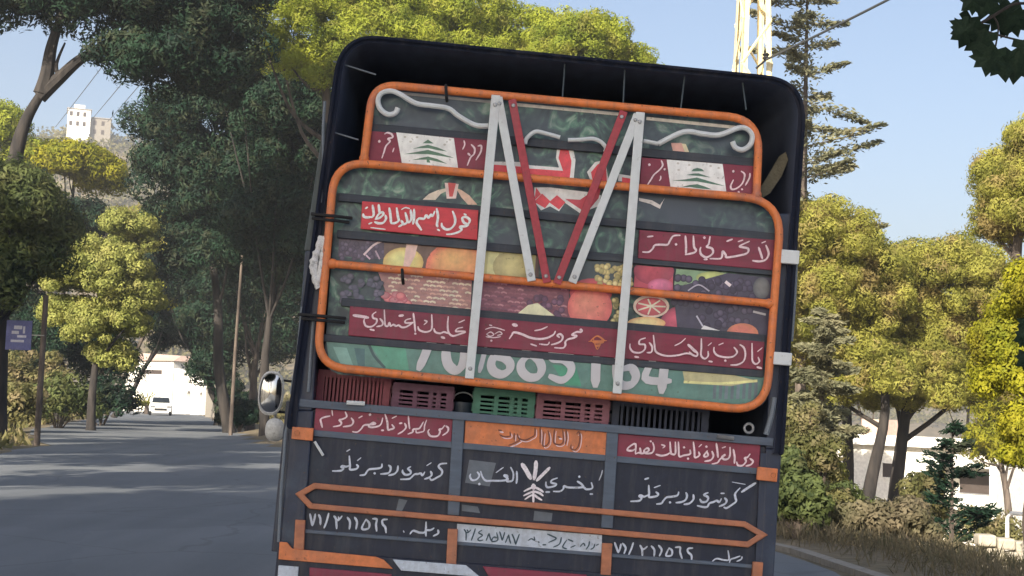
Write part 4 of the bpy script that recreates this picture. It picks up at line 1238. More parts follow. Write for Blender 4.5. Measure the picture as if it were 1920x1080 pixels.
def road_mat():
    m, nt, p = nodes("asphalt")
    L = nt.links
    tc = N(nt, "ShaderNodeTexCoord")
    n1 = N(nt, "ShaderNodeTexNoise"); n1.inputs["Scale"].default_value = 0.5; n1.inputs["Detail"].default_value = 8
    n2 = N(nt, "ShaderNodeTexNoise"); n2.inputs["Scale"].default_value = 60; n2.inputs["Detail"].default_value = 4
    mp = N(nt, "ShaderNodeMapping"); mp.inputs["Scale"].default_value = (1.6, 0.12, 1)
    n3 = N(nt, "ShaderNodeTexNoise"); n3.inputs["Scale"].default_value = 1.0; n3.inputs["Detail"].default_value = 5
    L.new(tc.outputs["Object"], n1.inputs[0]); L.new(tc.outputs["Object"], n2.inputs[0]); L.new(tc.outputs["Object"], mp.inputs[0]); L.new(mp.outputs[0], n3.inputs[0])
    a = ramp(nt, n1.outputs[0], [(0.3, (0.125, 0.14, 0.158)), (0.7, (0.18, 0.198, 0.22))])
    b = ramp(nt, n2.outputs[0], [(0.3, (0.08, 0.08, 0.08)), (0.7, (0.19, 0.19, 0.185))])
    c = ramp(nt, n3.outputs[0], [(0.35, (0.10, 0.112, 0.125)), (0.65, (0.175, 0.185, 0.20))])
    cc = mix(nt, mix(nt, a, b, 0.4), c, 0.4)
    dn = N(nt, "ShaderNodeTexNoise"); dn.inputs["Scale"].default_value = 0.8; dn.inputs["Detail"].default_value = 5
    L.new(tc.outputs["Object"], dn.inputs[0])
    vm = N(nt, "ShaderNodeMix"); vm.data_type = 'RGBA'; vm.blend_type = 'LINEAR_LIGHT'; vm.inputs[0].default_value = 0.35
    L.new(tc.outputs["Object"], vm.inputs[6]); L.new(dn.outputs[1], vm.inputs[7])
    vo = N(nt, "ShaderNodeTexVoronoi", feature='DISTANCE_TO_EDGE'); vo.inputs["Scale"].default_value = 0.33
    L.new(vm.outputs[2], vo.inputs[0])
    cr1 = N(nt, "ShaderNodeMapRange"); cr1.inputs[1].default_value = 0.004; cr1.inputs[2].default_value = 0.010; cr1.inputs[3].default_value = 0.25; cr1.inputs[4].default_value = 0
    L.new(vo.outputs[0], cr1.inputs[0])
    cc = mix(nt, cc, (0.035, 0.035, 0.036), cr1.outputs[0])
    v2 = N(nt, "ShaderNodeTexVoronoi"); v2.inputs["Scale"].default_value = 0.16
    L.new(vm.outputs[2], v2.inputs[0])
    pt = ramp(nt, v2.outputs[1], [(0.0, (0.72, 0.74, 0.78)), (0.5, (1, 1, 1)), (1.0, (1.16, 1.14, 1.10))])
    cc = mix(nt, cc, pt, 0.8, 'MULTIPLY')
    L.new(cc, p.inputs["Base Color"]); p.inputs["Roughness"].default_value = 0.75
    bp = N(nt, "ShaderNodeBump"); bp.inputs["Strength"].default_value = 0.3; bp.inputs["Distance"].default_value = 0.01
    L.new(n2.outputs[0], bp.inputs["Height"]); L.new(bp.outputs[0], p.inputs["Normal"])
    return m
M['asphalt'] = road_mat()
rb = MB()
yy = np.linspace(-55, 175, 231)
vs = []; fs = []
nx = 7
for y in yy:
    a, b = xl(y), xr(y)
    wob = 0.12 * math.sin(y * 0.9) + 0.08 * math.sin(y * 2.3)
    for i in range(nx):
        vs.append((a - wob + (b + wob * 0.7 - a + wob) * i / (nx - 1), y, 0.012))
for j in range(len(yy) - 1):
    for i in range(nx - 1):
        fs.append((j * nx + i, j * nx + i + 1, (j + 1) * nx + i + 1, (j + 1) * nx + i))
rb.add(vs, fs)
ro = rb.build("road", M['asphalt']); tag(ro, "grey asphalt road striped with low sunlight", kind="structure", cat="road")
# low kerb along the right edge, a little broken
kb = MB()
for k in range(0, 110):
    y0, y1 = 12.0 + k * 1.0, 12.95 + k * 1.0
    if k % 17 in (5, 6): continue
    a0, a1 = xr(y0) + 0.22, xr(y1) + 0.22
    kb.hexa([(a0, y0, -0.05), (a1, y1, -0.05), (a1, y1, 0.05), (a0, y0, 0.05)], [(a0 + 0.18, y0, -0.05), (a1 + 0.18, y1, -0.05), (a1 + 0.18, y1, 0.045), (a0 + 0.18, y0, 0.045)])
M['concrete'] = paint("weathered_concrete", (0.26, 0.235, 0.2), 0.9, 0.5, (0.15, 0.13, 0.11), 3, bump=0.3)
ko = kb.build("kerb", M['concrete']); fix_normals(ko); tag(ko, "worn concrete kerb along the right edge of the road", kind="structure", cat="kerb")

# distant hill
hx_ = np.linspace(-540, 440, 121); hy_ = np.linspace(260, 840, 65)
def hh_(x, y):
    z = 87 * math.exp(-((x + 150) / 120) ** 2 - ((y - 450) / 100) ** 2) + 30 * math.exp(-((x + 40) / 160) ** 2 - ((y - 620) / 150) ** 2) + 26 * math.exp(-((x - 260) / 160) ** 2 - ((y - 640) / 150) ** 2)
    return z + 1.6 * math.sin(x * 0.11 + y * .05) + 1.2 * math.sin(x * 0.23 - y * .17) - 9
hb_ = MB()
hb_.add([(x, y, hh_(x, y)) for y in hy_ for x in hx_], [(j * 121 + i, j * 121 + i + 1, (j + 1) * 121 + i + 1, (j + 1) * 121 + i) for j in range(64) for i in range(120)])
ho = hb_.build("hills", M['ground'], smooth=True); tag(ho, "scrub-covered hill in the distance", kind="structure", cat="hill")
rg = np.random.default_rng(8)
P = []
for i in range(2200):
    x, y = rg.uniform(-300, 40), rg.uniform(320, 470)
    r = rg.uniform(1.2, 4.2)
    k = int(20 * r)
    v = rg.normal(size=(k, 3)); v /= np.linalg.norm(v, axis=1)[:, None]
    P.append(np.array([x, y, hh_(x, y) + r * 0.5]) + v * r * rg.uniform(0.5, 1, (k, 1)) * np.array([1.1, 1.1, 0.8]))
for i in range(900):
    x, y = rg.uniform(90, 380), rg.uniform(470, 640)
    r = rg.uniform(2, 6)
    k = int(16 * r)
    v = rg.normal(size=(k, 3)); v /= np.linalg.norm(v, axis=1)[:, None]
    P.append(np.array([x, y, hh_(x, y) + r * 0.5]) + v * r * rg.uniform(0.5, 1, (k, 1)) * np.array([1.1, 1.1, 0.9]))
P = np.concatenate(P)
so_ = leaf_mesh("scrub", M['shrub'], P, rg.normal(size=P.shape), 1.3, 0.6, 0.0, rg, None)
tag(so_, "grey-green scrub scattered over the far hill", "scrub", kind="stuff")

# ------------------------------------------------------------------ trees
def foot(px, Y):
    p = at(px, 780, Y)
    return Vector((p.x, Y, gh(p.x, Y)))
def ptree(name, label, Y, base_px, crowns, m, bm_=None, tr=0.2, depth=1.0, group=None, seed=1, trunk_px=None, cat="tree", **kw):
    """crowns: (px, py, half width px, half height px)"""
    b = foot(base_px, Y)
    s = Y / FPX
    ell = []
    for i, (cx, cy, rx, rz) in enumerate(crowns):
        c = at(cx, cy, Y) - b
        ell.append(((c.x, c.y + (0.5 if i % 2 else -0.3) * depth, c.z), (rx * s, max(rx, rz) * s * depth, rz * s)))
    top = Vector(np.mean([e[0] for e in ell], axis=0))
    lp = None
    if trunk_px:
        lp = [(0, 0, 0)] + [tuple(at(x, y, Y) - b) for x, y in trunk_px]
    return tree(name, label, cat, b, top, ell, m, bm_ or M['bark_dark'], tr=tr, group=group, seed=seed, lean_pts=lp, **kw)

# left: near forked pine with its dark canopy
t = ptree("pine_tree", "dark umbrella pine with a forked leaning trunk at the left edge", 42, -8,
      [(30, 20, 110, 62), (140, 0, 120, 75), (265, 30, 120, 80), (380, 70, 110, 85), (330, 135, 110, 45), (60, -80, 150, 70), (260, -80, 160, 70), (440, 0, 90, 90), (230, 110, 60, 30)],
      M['pine_shaded'], M['bark_dark'], tr=0.34, seed=21, nclump=330, rc=0.62, per=330, size=0.2, trunk_px=[(6, 420), (28, 300), (48, 228), (82, 168)], nlimb=0)
b = Vector(t.location)
lm = MB()
def limb(pts, r0, r1, Y=42):
    q = cr([tuple(at(x, y, Y) - b) for x, y in pts], 5)
    lm.tube(q, [r0 + (r1 - r0) * i / (len(q) - 1) for i in range(len(q))], 8)
limb([(78, 176), (88, 140), (96, 90), (112, 40), (130, 0)], 0.27, 0.09)
limb([(74, 182), (110, 148), (150, 112), (190, 92), (260, 60), (340, 40)], 0.23, 0.06)
limb([(110, 148), (106, 120), (122, 80)], 0.08, 0.03)
lm.build("limb", M['bark_dark'], t)

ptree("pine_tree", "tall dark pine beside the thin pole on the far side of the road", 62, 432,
      [(430, 240, 150, 95), (350, 330, 100, 90), (470, 370, 160, 120), (340, 430, 85, 80), (440, 490, 130, 75), (300, 240, 55, 45)], M['pine_shaded'], tr=0.28, seed=22, nclump=300, rc=0.8, per=400, size=0.24, nlimb=5)
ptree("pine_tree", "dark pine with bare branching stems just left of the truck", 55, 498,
      [(530, 220, 110, 110), (570, 330, 100, 140), (520, 450, 100, 120), (600, 500, 70, 130), (450, 160, 90, 70)], M['pine_shaded'], tr=0.22, seed=23, nclump=290, rc=0.74, per=400, size=0.22, nlimb=6,
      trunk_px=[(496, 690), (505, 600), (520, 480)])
ptree("pine_tree", "slim pale roadside trunk forking into bare stems beside the wing mirror", 66, 470,
      [(500, 580, 55, 45), (455, 540, 50, 40)], M['pine_shaded'], M['bark'], tr=0.24, seed=24, nclump=14, rc=0.6, per=120, trunk_px=[(474, 740), (478, 690), (484, 640)], nlimb=10)

# crowns above the truck
PG = "sunlit umbrella pines above the truck"
ptree("pine_tree", "sunlit yellow-green pine rising behind the left corner of the truck cover", 48, 640,
      [(560, 45, 100, 95), (670, 20, 130, 95), (600, 150, 75, 75), (530, 110, 50, 70), (720, 100, 130, 75)], M['pine_lit'], M['bark'], tr=0.3, seed=31, nclump=620, nlimb=4, rc=0.36, per=170, size=0.15, group=PG)
ptree("pine_tree", "broad sunlit pine crown above the middle of the truck cover", 52, 860,
      [(850, 45, 130, 70), (960, 75, 110, 64), (780, 55, 100, 85), (900, 130, 160, 70)], M['pine_lit'], M['bark'], tr=0.3, seed=32, nclump=640, nlimb=4, rc=0.37, per=170, size=0.15, group=PG)
ptree("pine_tree", "rounded sunlit pine crown sloping down toward the cream pylon", 50, 1100,
      [(1090, 95, 95, 66), (1160, 130, 75, 58), (1060, 130, 90, 70), (1205, 155, 50, 44)], M['pine_lit'], M['bark'], tr=0.3, seed=33, nclump=560, nlimb=4, rc=0.34, per=160, size=0.14, group=PG)

# right of the truck
conifer("cedar_tree", "tall sparse grey-green conifer behind the right corner of the truck cover", foot(1500, 36), 15.5, 2.7, M['cedar'], M['bark'], tr=0.17, nb=56, per=360, seed=41, size=0.15, z0=0.48, droop=0.2, power=0.36, thick=0.17, aspect=0.36)
RG = "roadside trees right of the truck"
ptree("pine_tree", "olive green tree right against the truck's corner post", 36, 1618,
      [(1545, 455, 90, 75), (1610, 520, 90, 90), (1540, 560, 80, 80), (1610, 620, 80, 80), (1500, 500, 60, 75), (1660, 560, 55, 75), (1500, 600, 60, 80), (1560, 680, 80, 60), (1640, 705, 60, 55), (1590, 740, 60, 44)], M['pine_olive'], M['bark_dark'], tr=0.21, seed=42, nclump=460, nlimb=4, rc=0.36, per=400, size=0.11, group=RG,
      trunk_px=[(1634, 900), (1660, 770), (1650, 640)])
ptree("pine_tree", "green feathery pine filling the gap between the conifer and the olive trees", 42, 1590,
      [(1530, 460, 80, 70), (1590, 500, 90, 80), (1650, 560, 70, 90), (1540, 560, 80, 90), (1600, 640, 90, 70), (1500, 420, 50, 50)], M['pine_lit'], M['bark_dark'], tr=0.2, seed=52, nclump=420, rc=0.38, per=330, size=0.13, group=RG, nlimb=3)
conifer("cedar_tree", "bluish cedar with layered boughs at the truck's right side", foot(1540, 27), 4.3, 1.25, M['cedar'], M['bark'], tr=0.12, nb=60, per=420, seed=43, size=0.13, z0=0.42, droop=0.12, power=0.6, thick=0.15, group=RG)
ptree("pine_tree", "olive tree with two dark trunks in front of the white house", 38, 1676,
      [(1745, 535, 95, 85), (1700, 600, 85, 90), (1810, 550, 80, 100), (1770, 660, 95, 90), (1850, 610, 60, 110), (1690, 520, 55, 55), (1710, 700, 85, 60), (1850, 700, 60, 80), (1780, 740, 90, 50), (1695, 750, 55, 36)], M['pine_olive'], M['bark_dark'], tr=0.24, seed=44, nclump=600, nlimb=4, rc=0.36, per=400, size=0.115, group=RG,
      trunk_px=[(1682, 900), (1700, 760), (1712, 660)])
ptree("pine_tree", "brownish pine leaning in from the right edge of the photo", 27, 1945,
      [(1925, 400, 75, 115), (1895, 330, 40, 50), (1940, 290, 50, 70), (1890, 430, 45, 45)], M['pine_olive'], M['bark'], tr=0.2, seed=45, nclump=240, nlimb=4, rc=0.3, per=380, size=0.09, group=RG)
ptree("broadleaf_tree", "bright yellow-green leafy tree at the right edge of the photo", 18, 1950,
      [(1932, 560, 50, 70), (1930, 690, 62, 120), (1935, 840, 55, 90), (1905, 640, 35, 70)], M['bright'], M['bark'], tr=0.12, seed=46, nclump=330, nlimb=3, rc=0.2, per=330, size=0.06, aspect=0.5, group=RG)
for i, (px, Y, cs, ss) in enumerate([(1800, 95, [(1810, 730, 90, 60), (1870, 700, 60, 70), (1760, 740, 60, 40)], 47), (1660, 105, [(1640, 700, 80, 60), (1560, 720, 70, 50)], 48), (1900, 60, [(1890, 760, 60, 80), (1870, 840, 45, 60)], 49), (1500, 70, [(1500, 650, 60, 90), (1480, 740, 50, 70)], 50)]):
    ptree("pine_tree", ["rounded tree behind the roof of the white house", "distant tree behind the pink rooftop room", "leafy tree between the white house and the right edge", "dense tree close behind the truck's right post"][i], Y, px, cs,
          M['pine_olive'] if i != 2 else M['bright'], M['bark'], tr=0.2, seed=ss, nclump=220, nlimb=4, rc=0.8 if Y > 80 else 0.5, per=200, size=0.26 if Y > 80 else 0.18, group="background trees on the right")
SG = "shrubs on the right roadside"
for i, (px, Y, r, m_, lab) in enumerate([
    (1505, 24, (0.6, 0.6, 1.55), 'shrub', "tall dry shrub directly beside the truck's right post"),
    (1532, 21, (0.45, 0.45, 1.05), 'shrub', "beige-flecked shrub below the cedar boughs"),
    (1478, 20, (0.35, 0.4, 0.8), 'pine_mid', "dark green bush pressed against the truck's tail corner"),
    (1585, 23, (0.5, 0.5, 0.55), 'pine_mid', "dark low shrub at the back of the dry grass"),
    (1660, 25, (0.45, 0.45, 0.4), 'shrub', "small grey-brown scrub between the two dark trunks"),
    (1496, 18.5, (0.4, 0.4, 0.5), 'pine_mid', "low green bush at the road edge by the truck's tail"),
    (1610, 26, (0.6, 0.6, 0.4), 'shrub', "brown bush at the foot of the two dark trunks"),
    (1738, 30, (0.5, 0.5, 1.2), 'shrub', "pale leafy shrub in front of the white house wall"),
    (1850, 34, (0.9, 0.9, 0.8), 'shrub', "dry bush below the balcony of the white house"),
    (1700, 22, (0.5, 0.5, 0.45), 'dry', "straw coloured low bush beside the roadside grass"),
    (1556, 32, (0.5, 0.5, 1.2), 'pine_olive', "rounded green shrub left of the white house"),
    (1660, 19, (0.7, 0.5, 0.4), 'dry', "matted dry bush at the end of the road shoulder"),
    (1512, 30, (0.75, 0.7, 2.0), 'pine_olive', "high olive shrub filling the gap below the conifer")]):
    bush("shrub", lab, foot(px, Y), r, M[m_], seed=60 + i, nclump=34, per=170, size=0.085 if Y < 25 else 0.11, aspect=0.45, group=SG)
conifer("young_conifer", "small dark spiky conifer before the house balcony", foot(1786, 24), 2.3, 0.85, M['pine_shaded'], M['bark'], tr=0.05, nb=44, per=120, seed=71, size=0.11, z0=0.1, droop=0.35, power=0.8, thick=0.11)
# dry roadside grass
rg = np.random.default_rng(14)
P = []
while len(P) < 26000:
    y = rg.uniform(11, 32); x = xr(y) + 0.5 + rg.gamma(2.0, 1.8)
    P.append((x, y, gh(x, y) + rg.uniform(0.0, 0.22)))
P = np.array(P)
Nn = np.zeros_like(P); Nn[:, 2] = 1
gr = leaf_mesh("dry_grass", M['dry'], P, Nn + rg.normal(size=P.shape) * 0.45, 0.22, 0.06, 0.85, rg, None)
tag(gr, "dry brown grass on the right shoulder", "grass", kind="stuff")
P = []
while len(P) < 24000:
    y = rg.uniform(30, 130)
    if rg.random() < 0.5: x = xl(y) - 0.4 - rg.gamma(2, 1.5)
    else: x = xr(y) + 0.5 + rg.gamma(2, 1.8)
    P.append((x, y, gh(x, y) + rg.uniform(0, 0.18)))
P = np.array(P); Nn = np.zeros_like(P); Nn[:, 2] = 1
gr = leaf_mesh("undergrowth", M['shrub'], P, Nn + rg.normal(size=P.shape) * 0.5, 0.45, 0.25, 0.6, rg, None)
tag(gr, "low undergrowth along both edges of the road ahead", "undergrowth", kind="stuff")

# left thicket
LG = "trees in the thicket left of the road"
for i, (px, Y, cs, m_, bm_, kw, lab) in enumerate([
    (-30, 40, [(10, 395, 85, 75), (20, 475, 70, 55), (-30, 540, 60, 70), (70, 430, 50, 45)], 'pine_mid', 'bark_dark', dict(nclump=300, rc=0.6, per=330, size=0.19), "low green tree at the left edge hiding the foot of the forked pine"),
    (470, 80, [(420, 560, 110, 60), (520, 560, 90, 80), (480, 640, 90, 60), (560, 640, 60, 80)], 'pine_shaded', 'bark', dict(nclump=240, rc=0.85, per=360, size=0.24), "dark wood edge seen between the thin pole and the truck"),
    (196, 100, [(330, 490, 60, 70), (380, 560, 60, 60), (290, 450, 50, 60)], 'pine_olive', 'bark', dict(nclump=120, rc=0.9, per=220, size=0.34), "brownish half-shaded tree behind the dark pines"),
    (-90, 72, [(20, 410, 90, 80), (110, 420, 80, 50), (60, 500, 110, 90), (30, 600, 80, 60)], 'pine_shaded', 'bark_dark', dict(nclump=280, rc=0.85, per=380, size=0.25), "dark dense tree filling the left edge below the forked pine"),
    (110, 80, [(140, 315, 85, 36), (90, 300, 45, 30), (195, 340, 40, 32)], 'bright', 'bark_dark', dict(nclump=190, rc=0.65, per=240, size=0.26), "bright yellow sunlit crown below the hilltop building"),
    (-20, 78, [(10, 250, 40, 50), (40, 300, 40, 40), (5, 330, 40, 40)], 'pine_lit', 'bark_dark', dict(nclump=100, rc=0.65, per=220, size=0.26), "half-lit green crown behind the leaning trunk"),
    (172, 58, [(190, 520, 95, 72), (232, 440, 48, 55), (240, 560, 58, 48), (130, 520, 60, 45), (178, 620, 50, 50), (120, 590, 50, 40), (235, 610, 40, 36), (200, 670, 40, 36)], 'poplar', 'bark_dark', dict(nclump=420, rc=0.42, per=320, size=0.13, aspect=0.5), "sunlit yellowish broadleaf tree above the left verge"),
    (110, 72, [(110, 640, 90, 70), (200, 690, 50, 50), (40, 690, 60, 60)], 'pine_shaded', 'bark_dark', dict(nclump=220, rc=0.8, per=360, size=0.24), "dark low tree behind the blue roadside sign"),
    (212, 92, [(300, 600, 90, 42), (350, 640, 60, 30), (270, 540, 70, 55), (400, 620, 50, 50)], 'pine_shaded', 'bark_dark', dict(nclump=200, rc=0.9, per=330, size=0.26), "dark tree arching over the far end of the road"),
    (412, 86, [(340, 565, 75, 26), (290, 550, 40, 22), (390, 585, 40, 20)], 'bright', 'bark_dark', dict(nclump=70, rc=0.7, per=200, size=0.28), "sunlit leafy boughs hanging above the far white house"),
    (408, 78, [(390, 620, 50, 50), (400, 690, 36, 60)], 'pine_shaded', 'bark_dark', dict(nclump=90, rc=0.8, per=220, size=0.28), "dark evergreen to the right of the far white house")]):
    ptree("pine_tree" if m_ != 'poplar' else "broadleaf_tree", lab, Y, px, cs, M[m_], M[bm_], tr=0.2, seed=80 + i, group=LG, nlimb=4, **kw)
for i, (px, Y, r, m_, lab) in enumerate([
    (20, 52, (1.2, 1.0, 1.2), 'shrub', "dusty bush at the left edge of the road"),
    (110, 60, (1.6, 1.2, 1.4), 'pine_mid', "dark bush at the foot of the sign pole"),
    (190, 68, (1.8, 1.2, 1.5), 'pine_shaded', "dark hedge-like bush under the yellowish tree"),
    (440, 74, (1.1, 1.0, 1.5), 'pine_shaded', "dark bush by the far bend on the right verge"),
    (450, 64, (0.8, 0.8, 0.9), 'pine_shaded', "small dark bush left of the slim roadside trunk"),
    (60, 66, (1.8, 1.4, 2.2), 'shrub', "grey-green bush below the blue sign")]):
    bush("shrub", lab, foot(px, Y), r, M[m_], seed=100 + i, nclump=40, per=150, size=0.2, aspect=0.45, group="bushes on the left verge")
# far spiky palm-like plant
pb = foot(274, 116)
pl_ = empty("spiky_palm", pb); tag(pl_, "yellow spiky palm in front of the far white wall", "palm")
rg = np.random.default_rng(5)
P = []; Q = []
for i in range(46):
    d = rg.normal(size=3); d[2] = abs(d[2]) * 0.9 + 0.1; d /= np.linalg.norm(d)
    for k in np.linspace(0.1, 1, 18):
        P.append(np.array([0, 0, 0.7]) + d * 1.7 * k - np.array([0, 0, 0.5 * k * k])); Q.append(d)
leaf_mesh("fronds", M['bright'], np.array(P), np.array(Q), 0.35, 0.25, 0.75, rg, pl_)
MB().tube([(0, 0, 0), (0, 0, 0.9)], [0.22, 0.16], 8).build("trunk", M['bark'], pl_)

# pines left of the frame whose shade lies over the road and the truck
SH = "roadside pines left of the camera"
for i, (x, y, cz, r, h) in enumerate([(-9.6, -3.2, 8.6, 4.2, 3.9), (-11.5, 5.0, 8.3, 2.0, 1.9), (-4.4, -7.5, 9.6, 3.6, 2.8), (-7.6, -9.5, 10.5, 4.2, 3.8), (-6.9, -6.0, 9.0, 4.0, 3.6), (-14.5, -2, 11.5, 3.2, 2.9), (-13.6, 11.5, 8.2, 2.7, 2.5), (-15.6, 18.5, 8.6, 2.9, 2.7), (-17.6, 26, 8.8, 2.9, 2.7),
                                      (-22, 14, 13, 4.6, 4.6), (-24, 24, 13.5, 4.8, 4.8)]):
    z0 = gh(x, y)
    tree("pine_tree", "tall pine shading the road from outside the left of the view", "tree", (x, y, z0), (0.3, 0, cz - z0),
         [((0, 0, cz - z0), (r, r, h)), ((0, 0, cz - z0 - h * .4), (r * .8, r * .8, h * .7))], M['pine_shaded'], M['bark'], tr=0.28, nclump=190 if (y < 3 and x > -12) else 44, rc=0.95 if y < 3 else 0.85, per=130, size=0.42, aspect=0.4, seed=130 + i, group=SH, shell=0.45)

# ------------------------------------------------------------------ buildings
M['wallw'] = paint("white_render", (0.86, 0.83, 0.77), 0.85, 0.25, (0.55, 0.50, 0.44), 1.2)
M['wallp'] = paint("pink_render", (0.55, 0.40, 0.33), 0.9, 0.3, None, 1.2)
M['roofc'] = paint("grey_roof", (0.30, 0.28, 0.26), 0.9, 0.4, None, 1.5)
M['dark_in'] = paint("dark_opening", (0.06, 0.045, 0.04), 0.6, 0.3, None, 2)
def house_box(A, B, depth, z0, z1):
    """local frame with x along A->B, y into the house"""
    A = Vector(A); B = Vector(B)
    u = (B - A); L = u.length; u.normalize()
    v = Vector((-u.y, u.x, 0))
    return Matrix.Translation(A) @ Matrix((u, v, Vector((0, 0, 1)))).transposed().to_4x4(), L
A = at(1525, 845, 86); B = at(1868, 864, 77)
hm_, L = house_box((A.x, A.y, 0), (B.x, B.y, 0), 9, -6, 0)
house = bpy.data.objects.new("white_house", None); link(house); house.matrix_world = hm_ @ Matrix.Translation((0, 0, -6.2))
tag(house, "white flat-roofed house with shaded balcony openings below the right trees", "house")
H = 6.2 + at(1720, 838, 81).z
def hx2(px):            # along the facade for a photograph column
    d = ray(px, 880); n = Vector((-(B - A).y, (B - A).x, 0)); t = (A - CAM).dot(n) / d.dot(n)
    p = CAM + d * t
    return (hm_.inverted() @ p).x
def hz2(px, py):
    d = ray(px, py); n = Vector((-(B - A).y, (B - A).x, 0)); t = (A - CAM).dot(n) / d.dot(n)
    return (CAM + d * t).z + 6.2
xa, xb, xc = hx2(1736), hx2(1752), hx2(1838)
zs1, zs0 = hz2(1800, 876), hz2(1800, 926)
w = MB()
w.box((0, 0, 0), (xa, 0.3, H)); w.box((0, 0.3, 0), (0.3, 9, H)); w.box((L - 0.3, 0.3, 0), (L, 9, H)); w.box((0.3, 8.7, 0), (L - 0.3, 9, H))
w.box((xa, 0, zs1), (L, 0.3, H)); w.box((xa, 0, zs0 - 0.9), (L, 0.3, zs0)); w.box((L - 0.55, 0.0, 0), (L, 0.3, zs0 - 0.9)); w.box((L - 0.4, 0.0, zs0), (L, 0.3, zs1)); w.box((xb - 0.1, 0, zs0), (xb + 0.25, 0.3, zs1))
w.box((xa, 1.9, 0), (L - 0.3, 2.1, H - 0.02)); w.box((xa, 0.3, zs0 - 0.3), (L - 0.3, 1.9, zs0 - 0.1))
w.build("wall", M['wallw'], house)
r_ = MB(); r_.box((-0.3, -0.55, H), (L + 0.45, 9.3, H + 0.28)); r_.box((-0.3, -0.55, H + 0.283), (L + 0.45, -0.35, H + 0.6)); r_.box((-0.3, -0.35, H + 0.283), (-0.1, 9.3, H + 0.6))
r_.build("roof", M['wallw'], house)
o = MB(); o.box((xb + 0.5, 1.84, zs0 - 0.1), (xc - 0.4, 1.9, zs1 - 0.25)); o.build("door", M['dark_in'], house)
o = MB(); xw = hx2(1668); zw = hz2(1668, 882); o.box((xw - 0.45, -0.02, zw - 0.4), (xw + 0.45, 0.04, zw + 0.4)); fo = o.build("window", M['dark_in'], house)
o = MB()
for (a_, b_, c_, d_) in ((-0.52, -0.45, -0.47, 0.47), (0.45, 0.52, -0.47, 0.47), (-0.45, 0.45, 0.4, 0.47), (-0.45, 0.45, -0.47, -0.4)):
    o.box((xw + a_, -0.05, zw + c_), (xw + b_, 0.02, zw + d_))
o.build("frame", M['wallw'], fo)
o = MB(); xp = hx2(1602); o.box((xp - 0.9, 2, H + 0.29), (xp + 0.6, 4, H + 1.5)); o.build("rooftop_room", M['wallp'], house)
o = MB(); o.box((hx2(1832) - .2, 1.0, H + .29), (hx2(1832) + .2, 1.5, H + 1.0)); o.build("chimney", M['wallw'], house)
o = MB(); o.tube([(xb + .3, 0.15, zs0 + 0.05), (L - .4, 0.15, zs0 + 0.05)], 0.03, 6)
for k in range(12): o.tube([(xb + .3 + k * (L - .7 - xb) / 11, 0.15, zs0 - 0.0), (xb + .3 + k * (L - .7 - xb) / 11, 0.15, zs0 + 0.05)], 0.02, 6)
o.build("balcony_rail", M['steel'], house)

# far white house and arched wall at the end of the road
A = at(228, 750, 134); B = at(322, 750, 130)
hm2, L = house_box((A.x, A.y, 0), (B.x, B.y, 0), 7, 0, 0)
h2 = bpy.data.objects.new("white_house", None); link(h2); h2.matrix_world = hm2 @ Matrix.Translation((0, 0, -0.3))
tag(h2, "small sunlit white house at the far end of the road", "house")
H = at(270, 676, 132).z + 0.3
w = MB(); w.box((0, 0, 0), (L, 0.25, H)); w.box((0, .25, 0), (0.25, 7, H)); w.box((L - 0.25, .25, 0), (L, 7, H)); w.box((.25, 6.75, 0), (L - .25, 7, H)); w.build("wall", M['wallw'], h2)
w = MB(); w.hexa([(-0.3, -0.3, H), (L + 0.3, -0.3, H), (L + 0.3, 7.3, H), (-0.3, 7.3, H)], [(0.4, 1.2, H + 0.8), (L - 0.4, 1.2, H + 0.5), (L - 0.4, 5.8, H + 0.5), (0.4, 5.8, H + 0.8)])
o = w.build("roof", M['wallp'], h2); fix_normals(o)
w = MB(); w.box((L * 0.38, -0.03, H - 1.25), (L * 0.78, 0.03, H - 0.85)); fo = w.build("window", M['dark_in'], h2)
w = MB(); w.box((L * 0.36, -0.08, H - 1.33), (L * 0.8, 0.02, H - 1.25)); w.build("sill", M['wallw'], fo)
w = MB(); w.box((L * 0.12, -0.03, 0), (L * 0.22, 0.03, 2.1)); w.build("door", M['dark_in'], h2)

def arch_wall(label, A, B, H0, H1, arches, m, thick=0.4):
    hm3, L = house_box((A.x, A.y, 0), (B.x, B.y, 0), 1, 0, 0)
    root = bpy.data.objects.new("arched_wall", None); link(root); root.matrix_world = hm3 @ Matrix.Translation((0, 0, -0.3))
    tag(root, label, "wall")
    bm = bmesh.new()
    outline = [(0, 0)]
    for (c, wd, ht) in arches:
        c *= L
        outline += [(c - wd, 0)] + [(c - wd * math.cos(a), ht - wd + wd * math.sin(a)) for a in np.linspace(0, math.pi, 9)] + [(c + wd, 0)]
    outline += [(L, 0), (L, H1), (L * .66, H0 * .34 + H1 * .66 + .2), (L * .33, H0 * .66 + H1 * .34 + .1), (0, H0)]
    tri = tessellate_polygon([[Vector((x, z, 0)) for x, z in outline]])
    n = len(outline)
    mb = MB()
    mb.add([(x, 0, z) for x, z in outline] + [(x, thick, z) for x, z in outline],
           [tuple(t) for t in tri] + [tuple(i + n for i in t)[::-1] for t in tri] + [(i, (i + 1) % n, n + (i + 1) % n, n + i) for i in range(n)])
    o = mb.build("wall", m, root); fix_normals(o)
    for (c, wd, ht) in arches:
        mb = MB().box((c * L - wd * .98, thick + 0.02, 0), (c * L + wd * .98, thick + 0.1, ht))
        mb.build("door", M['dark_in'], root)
    return root
arch_wall("sunlit white wall with arched openings right of the far house", at(324, 750, 128), at(384, 750, 122), at(330, 690, 127).z + .3, at(384, 712, 122).z + .3, [(0.5, 0.5, 2.4), (0.88, 0.42, 2.3)], M['wallw'])
